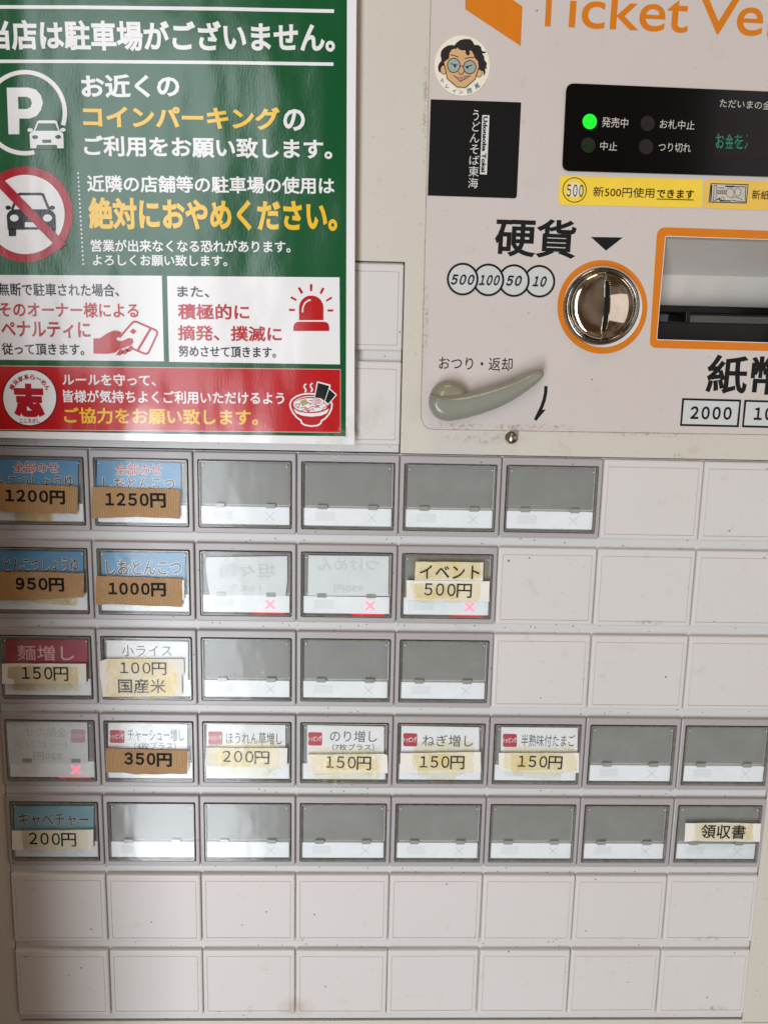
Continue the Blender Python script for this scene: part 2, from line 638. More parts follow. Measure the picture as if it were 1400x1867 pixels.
sheet('cabinet_frame', [[(-0.0151, -0.549), (0.5585, -0.549), (0.5585, 0.3385), (-0.0151, 0.3385)], [(min(p[0] for p in BILL) - 0.004, min(p[1] for p in BILL) - 0.004), (0.505, min(p[1] for p in BILL) - 0.004), (0.505, max(p[1] for p in BILL) + 0.004), (min(p[0] for p in BILL) - 0.004, max(p[1] for p in BILL) + 0.004)]], DARKGAP, 0.0085, machine, 0.043, px=False)
# printed film of the upper panel
YF = YU - 0.0016 - 0.00025
film_px = rquad([(786, -30), (1480, -30), (1480, 794), (767, 782.5)], [0, 0, 0, 18], 6)
film = sheet('panel_film', [film_px, bill_in], DECAL, YF, machine)
stroke('film_edge', [(786, -30), (776, 400), (767.5, 740), (767.6, 762), (772, 774), (780, 781), (792, 783), (1100, 788), (1450, 793.5)], 1.1, simple('grime_line', (150, 128, 98), 0.6, vary=0.5, scale=300), YF - 0.00005, machine)
Y1, Y2, Y3 = YF - 0.00012, YF - 0.00024, YF - 0.00036

# cells ---------------------------------------------------------------
MM = 0.001
G = 0.0003
W_, H_ = PITCHX, CELLH


def cell_local(x0, x1, zt, zb, r):
    """rounded rectangle given in millimetres from the cell's left and top"""
    return rrect(x0 * MM, x1 * MM, H_ - zb * MM, H_ - zt * MM, r * MM)


HW, HH = W_ / MM, H_ / MM
g = G / MM
bez = loft([(cell_local(g, HW - g, g, HH - g, 0.9), 0.0030), (cell_local(g, HW - g, g, HH - g, 0.9), 0.0006),
            (cell_local(g + 0.2, HW - g - 0.2, g + 0.2, HH - g - 0.2, 0.9), 0.0002), (cell_local(g + 0.6, HW - g - 0.6, g + 0.6, HH - g - 0.6, 0.9), 0.0),
            (cell_local(2.6, 57.6, 4.4, 45.0, 1.0), 0.0), (cell_local(2.8, 57.4, 4.6, 44.8, 0.8), 0.0003), (cell_local(2.9, 57.3, 4.7, 44.7, 0.8), 0.0050)], cap=False)
BEZ_ME = raw_mesh('menu_button', *bez, BEZEL)
WELL_ME = raw_mesh('button_well', *loft([(cell_local(2.7, 57.5, 4.5, 44.9, 0.8), 0.0046)]), WELL)
PLATE_ME = raw_mesh('grey_plate', *loft([(cell_local(4.3, 55.6, 6.6, 31.0, 0.4), 0.0034), (cell_local(4.3, 55.6, 6.6, 31.0, 0.4), 0.0022)]), PLATE)
STRIP_ME = raw_mesh('status_strip', *loft([(cell_local(4.2, 55.8, 32.2, 42.7, 0.3), 0.0034), (cell_local(4.2, 55.8, 32.2, 42.7, 0.3), 0.0012)]), WHITESTRIP)
RECT_ME = raw_mesh('strip_window', *loft([(cell_local(10.8, 22.4, 34.7, 39.9, 0.4), 0.0012 - 0.0001)]), FAINT)


def cross_mesh(w, mat, nm, y):
    cx, cz, r = 44.3 * MM, H_ - 37.7 * MM, 2.9 * MM
    a, b_ = math.cos(math.pi / 4), math.sin(math.pi / 4)
    pts = [(r, w), (w, w), (w, r), (-w, r), (-w, w), (-r, w), (-r, -w), (-w, -w), (-w, -r), (w, -r), (w, -w), (r, -w)]
    k = 1.28
    vs_ = [Vector((cx + (p[0] * a - p[1] * b_) * k, y, cz + (p[0] * b_ + p[1] * a) * k)) for p in pts]
    return raw_mesh(nm, vs_, [tuple(range(12))], mat)


X_ME = cross_mesh(0.12 * MM, FAINTX, 'cross_mark', 0.0011)
XL_ME = cross_mesh(0.48 * MM, LITX, 'lit_cross_mark', 0.0010)
TAB_ME = raw_mesh('hinge_tab', *loft([(rrect(0, 5.6 * MM, 0, 2.5 * MM, 0.4 * MM), 0.0020), (rrect(0, 5.6 * MM, 0, 2.5 * MM, 0.4 * MM), 0.0005)]), TAB)
pv, pf = loft([(rrect(0, 0.7 * MM, 0, 0.7 * MM, 0.3 * MM), 0.0012), (rrect(0, 0.7 * MM, 0, 0.7 * MM, 0.3 * MM), 0.0003)])
PIN_ME = raw_mesh('pin', pv, pf, PIN)
COVER_ME = raw_mesh('clear_cover', *loft([(cell_local(3.7, 56.5, 5.6, 43.9, 0.8), -0.0006)]), COVER)
rim = loft([(cell_local(3.4, 56.8, 5.2, 44.3, 1.0), 0.0042), (cell_local(3.4, 56.8, 5.2, 44.3, 1.0), -0.0004), (cell_local(3.6, 56.6, 5.4, 44.1, 0.9), -0.0006),
            (cell_local(3.9, 56.3, 5.8, 43.8, 0.7), -0.0006), (cell_local(4.0, 56.2, 5.9, 43.7, 0.7), 0.0002), (cell_local(4.1, 56.1, 6.0, 43.6, 0.7), 0.0042)], cap=False)
RIM_ME = raw_mesh('cover_rim', *rim, RIM)
LED_ME = raw_mesh('red_led_bar', *loft([(cell_local(33, 53, 43.0, 44.2, 0.3), 0.0030), (cell_local(33.3, 52.7, 43.1, 44.1, 0.3), 0.0024)]), REDLED)
blank = loft([(cell_local(g, HW - g, g, HH - g, 1.0), 0.0030), (cell_local(g, HW - g, g, HH - g, 1.0), 0.0012), (cell_local(g + 0.25, HW - g - 0.25, g + 0.25, HH - g - 0.25, 1.0), 0.0005), (cell_local(g + 0.7, HW - g - 0.7, g + 0.7, HH - g - 0.7, 1.0), 0.00012),
              (cell_local(g + 1.3, HW - g - 1.3, g + 1.3, HH - g - 1.3, 1.0), 0.0), (cell_local(2.9, 57.1, 4.5, 45.3, 0.5), 0.0), (cell_local(3.0, 57.0, 4.6, 45.2, 0.5), 0.0004),
              (cell_local(3.2, 56.8, 4.8, 45.0, 0.5), 0.0004), (cell_local(3.4, 56.6, 5.0, 44.8, 0.5), 0.00005)])
BLANK_ME = raw_mesh('blank_plate', *blank, BLANK)
GROOVE = plastic('groove_grime', (190, 179, 168), dirt=0.9, speck=0.5)
BLANK_ME.materials.append(GROOVE)
for pl_ in BLANK_ME.polygons:
    if all(abs(BLANK_ME.vertices[v].co.y - 0.0004) < 1e-6 for v in pl_.vertices):
        pl_.material_index = 1


def cell_pos(r, c):
    return Vector(((c - 1) * PITCHX, 0, -(r - 1) * PITCHZ - CELLH))


LIT = {(2, 3), (2, 4), (2, 5), (4, 1)}
LAYOUT = {1: 6, 2: 5, 3: 5, 4: 8, 5: 8, 6: 0, 7: 0}
for r in range(1, 8):
    for c in range(1, 9):
        p = cell_pos(r, c)
        jit = Vector((random.uniform(-1, 1) * 0.00008, random.uniform(0, 1) * 0.0002, random.uniform(-1, 1) * 0.00008))
        if c > LAYOUT[r]:
            bp_ = link('blank_plate', BLANK_ME, p + jit * 1.6, machine)
            bp_.rotation_euler = (random.uniform(-1, 1) * 0.006, random.uniform(-1, 1) * 0.0022, random.uniform(-1, 1) * 0.006)
            continue
        b = link('menu_button', BEZ_ME, p + jit, machine)
        q = p + jit
        link('button_well', WELL_ME, q, b)
        link('grey_plate', PLATE_ME, q, b)
        link('status_strip', STRIP_ME, q, b)
        link('strip_window', RECT_ME, q, b)
        if (r, c) in LIT:
            b['label'] = 'menu button with its cross lit red'
            link('cross_mark', XL_ME, q, b)
            link('red_led', LED_ME, q, b)
        else:
            link('cross_mark', X_ME, q, b)
        for tx in (12.4, 42.0):
            link('hinge_tab', TAB_ME, q + Vector((tx * MM, 0, H_ - 32.8 * MM)), b)
        for tx in (5.6, 54.0):
            link('pin', PIN_ME, q + Vector((tx * MM, 0, H_ - 8.6 * MM)), b)
        link('cover_rim', RIM_ME, q, b)
        link('clear_cover', COVER_ME, q, b)
for r in (0, -1):
    link('blank_plate', BLANK_ME, cell_pos(r, 4), machine)
    link('blank_plate', BLANK_ME, cell_pos(r, 3), machine)

# ------------------------------------------------------------------ upper panel print and fittings
k = crop(820, 0, 2.414)
sheet('arrow_print', [[(848, -22), (848, 16.6), (949, 84), (952, 11.6), (903, -22)]], ORANGE, Y1, machine)
for w_, a_, b_, h_ in (('T', (970, 47.2), (1026, 49.2), 71), ('icket', (1035, 50.5), (1252, 60.5), 74), ('V', (1269, 60.8), (1345, 64), 71), ('en', (1340, 64.5), (1442, 69), 52)):
    lettering(machine, w_, a_, b_, h_, ORANGE, Y1, bold=0.006, res=6)
lettering(machine, '硬貨', (900, 466.5), (1048, 472.5), 71, BLACK, Y1, bold=0.022)
sheet('arrow_print', [[(1076.6, 432), (1134.9, 433), (1104.3, 457)]], BLACK, Y1, machine)
for i, (cx, cy, t, x0, x1, yb) in reversed(list(enumerate(((843.3, 508.9, '５００', 822.5, 864, 519), (890, 510.3, '１００', 874.3, 910, 520), (936.5, 511.6, '５０', 923, 950, 521), (982.9, 512.8, '１０', 972, 995, 522.3))))):
    dy = (3 - i) * 0.00008
    sheet('coin_print', [ell(cx, cy, 26.5, 27.5)], COINFILL, Y1 - dy, machine)
    sheet('coin_ring_print', [ell(cx, cy, 28.9, 29.8), ell(cx, cy, 25.0, 25.9)], BLACK, Y1 - dy - 0.00004, machine)
    lettering(machine, t, (x0, yb), (x1, yb + 0.7), 19, BLACK, Y1 - 0.0004, bold=0.034, slant=0.22, res=6, spacing=0.58)
lettering(machine, 'おつり・返却', (799.7, 673.5), (933.4, 676.5), 24, BLACK, Y1, bold=0.004)
lettering(machine, '紙幣', (1284.5, 717), (1434, 722), 71, BLACK, Y1, bold=0.022)
for q, t, x0, x1, yb in (([(1243, 726), (1350.5, 728.7), (1346, 778.9), (1239, 776.6)], '２０００', 1257, 1332, 764.2), ([(1356.3, 729), (1464, 732), (1459, 782), (1351.8, 779)], '１０００', 1373, 1448, 766)):
    c0 = Vector((sum(p[0] for p in q) / 4, sum(p[1] for p in q) / 4))
    inn = [tuple(Vector(p) + Vector((3.6 if p[0] < c0.x else -3.6, 3.6 if p[1] < c0.y else -3.6))) for p in q]
    sheet('banknote_box_print', [inn], COINFILL, Y1, machine)
    sheet('banknote_box_ring_print', [q, inn], BLACK, Y2, machine)
    lettering(machine, t, (x0, yb), (x1, yb + 1.4), 23.5, BLACK, Y2, bold=0.034, spacing=0.64, res=6)
k = crop(780, 640, 5.833)
stroke('turn_arrow_print', k((1253, 372), (1250, 440), (1235, 520), (1210, 590), (1180, 655), (1142, 732)), 6.2, BLACK, Y1, machine)
sheet('turn_arrow_print', [k((1252, 622), (1205, 626), (1128, 728), (1150, 742))], BLACK, Y2, machine)

# display
disp_px = rquad([(1032.3, 151.5), (1450, 169), (1450, 323.5), (1024.3, 311.3)], [15, 0, 0, 15], 6)
sheet('display_panel', [disp_px], PANELBLACK, Y1 - 0.0008, machine, thick=0.0008)
YD = Y1 - 0.0008
white_edge = simple('film_white', (226, 220, 214), 0.45)
for cx, cy, m in ((1074.6, 221.6, emitter('green_lamp_lit', (12, 235, 40), 1.0, (10, 90, 20))), (1071.8, 264.5, simple('green_lamp_off', (30, 38, 24), 0.3)),
                  (1180, 225, simple('lamp_off', (37, 31, 29), 0.3)), (1177, 267.6, simple('lamp_off_dark', (37, 31, 29), 0.3))):
    sheet('status_lamp', [ell(cx, cy, 13, 14, 40)], m, YD - 0.0002, machine)
lettering(machine, '発売中', (1095.8, 231.5), (1143.7, 234), 18.5, GREYPRINT, YD - 0.0002, bold=0.004)
lettering(machine, '中止', (1093, 274), (1124, 275.5), 16.5, GREYPRINT, YD - 0.0002, bold=0.004)
lettering(machine, 'お札中止', (1201.6, 234), (1265, 237), 16.5, GREYPRINT, YD - 0.0002, bold=0.004)
lettering(machine, 'つり切れ', (1199.4, 276.3), (1258, 278.3), 16.5, GREYPRINT, YD - 0.0002, bold=0.004)
lettering(machine, 'ただいまの金額', (1310.8, 195.5), (1420, 201.5), 15.5, GREYPRINT, YD - 0.0002, bold=0.004)
sheet('display_window', [[(1305, 205), (1450, 211), (1450, 293), (1299, 287)]], LCD, YD - 0.00015, machine)


def dot_text(parent, s, p0, pitch, h, mat, y, keep=1.0):
    """dot-matrix characters: sample the glyph on a 15 x 16 grid"""
    vs_all, fs_all = [], []
    for ci, ch in enumerate(s):
        vs_, fs = text_shape(ch, 0.012)
        tris = []
        for f in fs:
            for j in range(1, len(f) - 1):
                tris.append([vs_[f[0]], vs_[f[j]], vs_[f[j + 1]]])
        n = 13
        for ix in range(n):
            for iz in range(n):
                u, v = (ix + 0.5) / n, (iz + 0.5) / n
                if ci == len(s) - 1 and u > keep:
                    continue
                hit = False
                for a, b, c in tris:
                    d1 = (u - b[0]) * (a[1] - b[1]) - (a[0] - b[0]) * (v - b[1])
                    d2 = (u - c[0]) * (b[1] - c[1]) - (b[0] - c[0]) * (v - c[1])
                    d3 = (u - a[0]) * (c[1] - a[1]) - (c[0] - a[0]) * (v - a[1])
                    if not ((d1 < 0 or d2 < 0 or d3 < 0) and (d1 > 0 or d2 > 0 or d3 > 0)):
                        hit = True
                        break
                if hit:
                    x, yy = p0[0] + ci * pitch[0] + u * pitch[0] * 0.9, p0[1] + ci * pitch[1] - v * h
                    r = 0.56
                    b0 = len(vs_all)
                    vs_all += [at(x - r, yy - r, y), at(x + r, yy - r, y), at(x + r, yy + r, y), at(x - r, yy + r, y)]
                    fs_all.append((b0 + 3, b0 + 2, b0 + 1, b0))
    return mesh_obj('lettering', vs_all, fs_all, mat, parent)


dot_text(machine, 'お金を入', (1304, 270.5), (17.2, 0.6), 27, emitter('display_dots', (60, 190, 150), 0.5, (20, 40, 34)), YD - 0.0003, keep=0.42)

# coin mouth -----------------------------------------------------------
sheet('orange_surround', [ell(1097.7, 559.6, 82, 85.5, 72)], ORANGE, Y1, machine)
sheet('white_surround_edge', [ell(1098.2, 559, 71.8, 74, 72)], white_edge, Y2, machine)
CC = at(1097, 558.6, -0.003)


def lathe(prof, n=64):
    vs_, fs = [], []
    for r, y in prof:
        for i in range(n):
            t = 2 * math.pi * i / n
            vs_.append(Vector((CC.x + r * math.cos(t), y, CC.z + r * math.sin(t))))
    for a in range(len(prof) - 1):
        for i in range(n):
            j = (i + 1) % n
            fs.append((a * n + i, a * n + j, (a + 1) * n + j, (a + 1) * n + i))
    return vs_, fs


RO = 0.0214
ring = lathe([(RO, Y2), (RO, -0.0030), (RO - 0.0006, -0.0042), (RO - 0.0022, -0.0047), (RO - 0.0027, -0.0043), (RO - 0.0029, -0.0030)])
mesh_obj('coin_ring', *ring, CHROME2, machine, smooth=True)
RD = RO - 0.0030


def dome_y(x, z):
    # right half bulges, left half is nearly flat up to its rim
    f = max(0.0, 1 - (x * x + z * z) / (RD * RD))
    return -0.0036 - 0.0058 * (f ** 0.80 if x > 0 else 0.9 * f ** 0.14 + 0.1 * f)


vs_, fs = [], []
NR, NT = 22, 96
for a in range(NR + 1):
    rr = RD * math.cos(a / NR * math.pi / 2) + 1e-5
    for i in range(NT):
        t = 2 * math.pi * (i + 0.5) / NT
        vs_.append(Vector((CC.x + rr * math.cos(t), dome_y(rr * math.cos(t), rr * math.sin(t)), CC.z + rr * math.sin(t))))
for a in range(NR):
    for i in range(NT):
        j = (i + 1) % NT
        fs.append((a * NT + i, a * NT + j, (a + 1) * NT + j, (a + 1) * NT + i))
mesh_obj('coin_dome', vs_, fs, CHROME, machine, smooth=True)


def dome_strip(x0, x1, z0, z1, lift, n=24):
    vs_, fs = [], []
    for i in range(n + 1):
        z = z0 + (z1 - z0) * i / n
        for x in (x0, x1):
            vs_.append(Vector((CC.x + x, min(dome_y(x, z), dome_y(0.0002, z)) - lift, CC.z + z)))
    for i in range(n):
        fs.append((2 * i, 2 * i + 1, 2 * i + 3, 2 * i + 2))
    return vs_, fs


mesh_obj('coin_slit_edge', *dome_strip(-0.0012, 0.0027, -0.0147, 0.0138, 0.0001), CHROME, machine)
mesh_obj('coin_slit', *dome_strip(-0.0006, 0.0021, -0.0142, 0.0133, 0.00025), simple('slit_black', (3, 3, 3), 0.8), machine)

# bill mouth -----------------------------------------------------------
bo = rquad([(1197.5, 414), (1470, 423), (1470, 642), (1183.5, 634)], [17, 0, 0, 13], 6)
sheet('orange_frame', [bo, rquad([(1212, 429.8), (1452, 438), (1452, 627), (1195.8, 619.8)], [4, 0, 0, 4], 3)], ORANGE, Y1, machine)
sheet('white_frame_edge', [rquad([(1212, 429.8), (1452, 438), (1452, 627), (1195.8, 619.8)], [4, 0, 0, 4], 3), bill_in], white_edge, Y2, machine)
zt, zb_, xl, xr = max(v.z for v in bx) + 0.002, min(v.z for v in bx) - 0.002, min(v.x for v in bx) - 0.002, 0.50
z1 = at(1300, 503, 0.045).z
z2 = at(1300, 561, 0.045).z
RECESS = simple('recess_plastic', (208, 200, 190), 0.45, vary=0.04, scale=60)
mesh_obj('bill_recess_ceiling', [Vector((xl, 0.0025, zt)), Vector((xr, 0.0025, zt)), Vector((xr, 0.045, z1)), Vector((xl, 0.045, z1))], [(0, 1, 2, 3)], RECESS, machine)
mesh_obj('bill_recess_back', [Vector((xl, 0.045, z1)), Vector((xr, 0.045, z1)), Vector((xr, 0.045, zb_)), Vector((xl, 0.045, zb_))], [(0, 1, 2, 3)], RECESS, machine)
mesh_obj('bill_recess_side', [Vector((xl, 0.0025, zt)), Vector((xl, 0.045, z1)), Vector((xl, 0.045, zb_)), Vector((xl, 0.0025, zb_))], [(0, 1, 2, 3)], RECESS, machine)
MOUTH = simple('mouth_black', (9, 8, 7), 0.4, vary=0.25, scale=200)
zc = at(1300, 566, 0.040).z
box('bill_mouth_bar', xl, xr, 0.030, 0.044, zc - 0.003, zc + 0.0015, MOUTH, machine, 0.0006)
box('bill_mouth_lower', xl, xr, 0.012, 0.044, zb_ - 0.002, at(1300, 588, 0.012).z, MOUTH, machine, 0.0008)
pc = at(1240, 585, 0.026)
box('bill_guide', pc.x - 0.001, pc.x + 0.0016, 0.016, 0.044, at(1240, 605, 0.02).z, at(1240, 568, 0.02).z, MOUTH, machine, 0.0004)

# return lever ---------------------------------------------------------
LEVER = simple('lever_plastic', (140, 140, 126), 0.2, 0.5, vary=0.03)
k = crop(780, 640, 5.833)
low = k((26, 470), (14, 530), (22, 605), (55, 672), (110, 722), (180, 746), (260, 746), (400, 718), (560, 675), (720, 620), (880, 545), (1020, 455), (1140, 365), (1215, 300), (1241, 255), (1240, 215), (1222, 196))
upp = k((26, 470), (80, 472), (150, 472), (230, 469), (310, 462), (400, 450), (500, 428), (620, 396), (740, 360), (860, 318), (980, 268), (1080, 224), (1150, 197), (1190, 189), (1222, 196))


def resample(pts, n):
    P = [Vector(p) for p in pts]
    L = [0.0]
    for a, b in zip(P, P[1:]):
        L.append(L[-1] + (b - a).length)
    res = []
    for i in range(n + 1):
        d = L[-1] * i / n
        q = max(m for m in range(len(P) - 1) if L[m] <= d + 1e-9)
        res.append(P[q].lerp(P[q + 1], (d - L[q]) / max(1e-9, L[q + 1] - L[q])))
    return res


NL, NM = 44, 14
lo_r, up_r = resample(low, NL), resample(upp, NL)
lv, lf = [], []
for i in range(NL + 1):
    a, b = at(*lo_r[i], -0.012), at(*up_r[i], -0.012)
    thick = min(1.0, (a - b).length / 0.009)
    for m in range(NM + 1):
        t = m / NM
        if m == 0:
            lv.append(Vector((a.x, -0.003, a.z)))
        elif m == NM:
            lv.append(Vector((b.x, -0.003, b.z)))
        else:
            tt = (m - 1) / (NM - 2)
            p_ = a.lerp(b, tt)
            bulge = (1 - abs(2 * tt - 1) ** 2.6) ** 0.6
            lv.append(Vector((p_.x, -0.0098 - 0.0052 * thick * bulge, p_.z)))
for i in range(NL):
    for m in range(NM):
        v = i * (NM + 1) + m
        lf.append((v, v + NM + 1, v + NM + 2, v + 1))
lo = mesh_obj('return_lever', lv, lf, LEVER, machine, smooth=True)
hc = at(819, 730, -0.006)
vs_, fs = [], []
n = 40
HR = 0.0113
for a in range(9):
    t = a / 8 * math.pi / 2
    rr, yy = HR * math.cos(t) ** 0.6, -0.0045 - 0.0068 * math.sin(t)
    for i in range(n):
        ph = 2 * math.pi * i / n
        vs_.append(Vector((hc.x + max(rr, 1e-5) * math.cos(ph), yy, hc.z + max(rr, 1e-5) * math.sin(ph))))
for a in range(8):
    for i in range(n):
        j = (i + 1) % n
        fs.append((a * n + i, a * n + j, (a + 1) * n + j, (a + 1) * n + i))
mesh_obj('lever_hub', vs_, fs, simple('hub_plastic', (140, 134, 112), 0.2, 0.5, vary=0.05), machine, smooth=True)
hb = [(hc.x + HR * math.cos(t * math.pi / 20), hc.z + HR * math.sin(t * math.pi / 20)) for t in range(40)]
mesh_obj('lever_base', *loft([(hb, YF), (hb, -0.0046)], cap=False), LEVER, machine, smooth=True)

# lock stud
sc_ = at(932.6, 798.6, -0.002)
vs_, fs = [], []
for rr, yy in ((0.0036, 0.0004), (0.0034, 0.0001), (0.0031, 0.0002), (0.0030, -0.0045), (0.0026, -0.0052), (0.00001, -0.0053)):
    for i in range(32):
        t = 2 * math.pi * i / 32
        vs_.append(Vector((sc_.x + rr * math.cos(t), yy, sc_.z + rr * math.sin(t))))
for a in range(5):
    for i in range(32):
        j = (i + 1) % 32
        fs.append((a * 32 + i, a * 32 + j, (a + 1) * 32 + j, (a + 1) * 32 + i))
mesh_obj('lock_stud', vs_, fs, simple('dull_steel', (150, 138, 120), 0.3, metallic=1.0, vary=0.2, scale=500), machine, smooth=True)

def stain_mat(name, rgb, lo_, hi_, scale, dens):
    m, nt, b = new_mat(name)
    out_ = nt.nodes['Material Output']
    b.inputs['Base Color'].default_value = (*lin(rgb), 1)
    b.inputs['Roughness'].default_value = 0.6
    tr = node(nt, 'ShaderNodeBsdfTransparent')
    mx = node(nt, 'ShaderNodeMixShader')
    # fade out towards the stain's own border (generated coordinates), broken up by noise
    tc = node(nt, 'ShaderNodeTexCoord')
    sb = node(nt, 'ShaderNodeVectorMath', operation='SUBTRACT')
    sb.inputs[1].default_value = (0.5, 0.5, 0.5)
    ml = node(nt, 'ShaderNodeVectorMath', operation='MULTIPLY')
    ml.inputs[1].default_value = (2, 0, 2)
    ln = node(nt, 'ShaderNodeVectorMath', operation='LENGTH')
    nt.links.new(tc.outputs['Generated'], sb.inputs[0])
    nt.links.new(sb.outputs[0], ml.inputs[0])
    nt.links.new(ml.outputs[0], ln.inputs[0])
    edge = ramp(nt, ln.outputs['Value'], 0.25, 1.0, (1, 1, 1, 1), (0, 0, 0, 1))
    n_ = ramp(nt, noise(nt, position(nt), scale, 5, 0.7), lo_, hi_)
    nt.links.new(math_n(nt, 'MULTIPLY', math_n(nt, 'MULTIPLY', n_, edge), dens), mx.inputs[0])
    nt.links.new(tr.outputs[0], mx.inputs[1])
    nt.links.new(b.outputs[0], mx.inputs[2])
    nt.links.new(mx.outputs[0], out_.inputs[0])
    return m


GRIME = stain_mat('grime', (112, 84, 46), 0.50, 0.66, 420, 0.42)
SOFT = stain_mat('soft_stain', (176, 150, 112), 0.25, 0.8, 120, 0.35)
for cx, cy, rx, ry, m_, yy in ((835, 776, 60, 11, GRIME, Y3), (940, 779, 70, 9, GRIME, Y3), (880, 800, 90, 13, GRIME, -0.0001), (1010, 778, 40, 8, GRIME, Y3), (1236, 832, 16, 8, GRIME, -0.0001),
                               (775, 600, 7, 120, GRIME, Y3), (775, 200, 6, 150, GRIME, Y3), (1180, 792, 120, 6, GRIME, Y3),
                               (540, 1838, 38, 22, SOFT, -0.0006), (457, 1840, 8, 8, GRIME, -0.0006), (1118, 850, 12, 6, GRIME, -0.0006), (1300, 1840, 30, 8, GRIME, -0.0006), (1290, 1712, 34, 7, GRIME, -0.0006),
                               (1180, 1135, 40, 6, GRIME, -0.0006),):
    sheet('stain', [ell(cx, cy, rx, ry, 28)], m_, yy, machine)

# ------------------------------------------------------------------ stickers on the machine
YS = YF - 0.0003
# yellow notices
YEL = simple('yellow_sticker', (246, 208, 66), 0.35, vary=0.04, coat=0.2)
YEL2 = simple('amber_sticker', (234, 190, 80), 0.35, vary=0.04, coat=0.2)
s1 = sheet('yellow_sticker', [rquad([(1019.7, 320.5), (1281, 327), (1279, 379), (1018, 373)], 7)], YEL, YS, None, thick=0.0002)
tag(s1, 'yellow sticker with a circled 500 below the black display', 'sticker')
lettering(s1, '５００', (1032.3, 358), (1062.4, 359), 22, BLACK, YS - 0.0004, bold=0.004, res=6, spacing=0.6)
sheet('pale_spot', [ell(1047, 346.5, 14, 14)], simple('pale_spot', (226, 218, 188), 0.4), YS - 0.0002, s1)
sheet('coin_outline', [ell(1047, 346.3, 22, 23), ell(1047, 346.3, 20.6, 21.6)], BLACK, YS - 0.0002, s1)
lettering(s1, '新500円使用', (1080.5, 358.6), (1191.6, 361.2), 18.5, BLACK, YS - 0.0002, bold=0.004)
lettering(s1, 'できます', (1196, 360.8), (1264, 362.3), 16, BLACK, YS - 0.0002, bold=0.022)
stroke('underline', [(1196, 362.8), (1264, 364.6)], 1.5, BLACK, YS - 0.0002, s1)
s2 = sheet('yellow_sticker', [rquad([(1284, 327.3), (1450, 332), (1450, 385), (1281, 379.5)], [7, 0, 0, 7])], YEL2, YS - 0.00005, None, thick=0.0002)
tag(s2, 'amber yellow sticker with a drawn banknote right of the circled 500 sticker', 'sticker')
NOTE = simple('note_grey', (196, 190, 172), 0.45)
sheet('banknote_print', [[(1294.7, 334), (1363.8, 336), (1360.4, 371), (1291, 369)]], BLACK, YS - 0.0002, s2)
sheet('banknote_print', [[(1296.2, 335.6), (1362.2, 337.6), (1359, 369.4), (1292.7, 367.4)]], NOTE, YS - 0.0003, s2)
k = crop(1280, 150, 7.467)
for e, f in (((375, 1503, 56, 66), 4), ((480, 1493, 45, 60), 4), ((272, 1583, 26, 26), 4)):
    c = k((e[0], e[1]))[0]
    sheet('banknote_print', [ell(c[0], c[1], e[2] / 7.467, e[3] / 7.467, 28), ell(c[0], c[1], e[2] / 7.467 - 0.8, e[3] / 7.467 - 0.8, 28)], BLACK, YS - 0.0004, s2)
stroke('banknote_print', k((160, 1405), (145, 1615), (180, 1615), (192, 1400)), 0.9, BLACK, YS - 0.0004, s2, closed=True)
stroke('banknote_print', k((125, 1400), (112, 1615)), 2.2, BLACK, YS - 0.0004, s2)
for i in range(5):
    stroke('banknote_print', k((203 + i * 25, 1472), (200 + i * 25, 1520), (216 + i * 25, 1520), (219 + i * 25, 1472)), 0.7, BLACK, YS - 0.0004, s2, closed=True)
stroke('banknote_print', k((310, 1415), (440, 1420)), 2.4, BLACK, YS - 0.0004, s2)
stroke('banknote_print', k((205, 1437), (298, 1440)), 0.9, BLACK, YS - 0.0004, s2)
stroke('banknote_print', k((445, 1418), (590, 1425), (580, 1630), (400, 1610)), 1.2, BLACK, YS - 0.0004, s2)
stroke('banknote_print', k((395, 1585), (440, 1555), (545, 1600)), 0.9, BLACK, YS - 0.0004, s2)
stroke('banknote_print', k((190, 1600), (230, 1580), (240, 1615), (390, 1615)), 2.0, BLACK, YS - 0.0004, s2)
lettering(s2, '新紙幣', (1369.3, 363.2), (1417, 365), 17, BLACK, YS - 0.0002, bold=0.006)

# black square sticker
BK = simple('black_sticker', (12, 10, 9), 0.5, 0.2, vary=0.2, scale=300)
s3 = sheet('black_sticker', [rquad([(785, 181), (949.7, 186.6), (941.6, 361.6), (779.6, 356.4)], [1, 2, 5, 1], 4)], BK, YS, None, thick=0.0002)
tag(s3, 'square black sticker with a vertical white line of lettering', 'sticker')
k = crop(770, 170, 7)
WH = simple('sticker_white', (214, 212, 204), 0.5)
for ch, cx, cy, w, h in (('う', 676, 282, 74, 138), ('ど', 682, 425, 100, 124), ('ん', 662, 570, 118, 118), ('そ', 660, 715, 108, 118), ('ば', 658, 853, 124, 118), ('東', 650, 997, 128, 130), ('海', 642, 1145, 124, 132)):
    (p0, p1) = k((cx - w / 2, cy + h / 2 - 2), (cx + w / 2, cy + h / 2 + 2))
    lettering(s3, ch, p0, p1, h / 7, WH, YS - 0.0002)
sheet('white_label', [k((762, 278), (854, 281), (820, 1038), (731, 1033))], WH, YS - 0.0002, s3)


def lettering_quad(parent, s, tl, tr, br, bl, mat, y, bold=0.0, res=4):
    """letters stretched over a quad: tl-tr is the top edge of the writing"""
    vs_, fs = text_shape(s, bold, 1.0, res)
    A, B, C, D = (at(*p, y) for p in (bl, br, tr, tl))
    o = [A.lerp(B, u).lerp(D.lerp(C, u), v) for u, v, w in vs_]
    return mesh_obj('lettering', [Vector((p.x, y - 0.000004 * w[2], p.z)) for p, w in zip(o, vs_)], fs, mat, parent)


q = k((832, 296), (802, 1012), (748, 1010), (774, 296))
lettering_quad(s3, 'Udonsoba Tokai', q[0], q[1], q[2], q[3], BLACK, YS - 0.0003, bold=0.04)

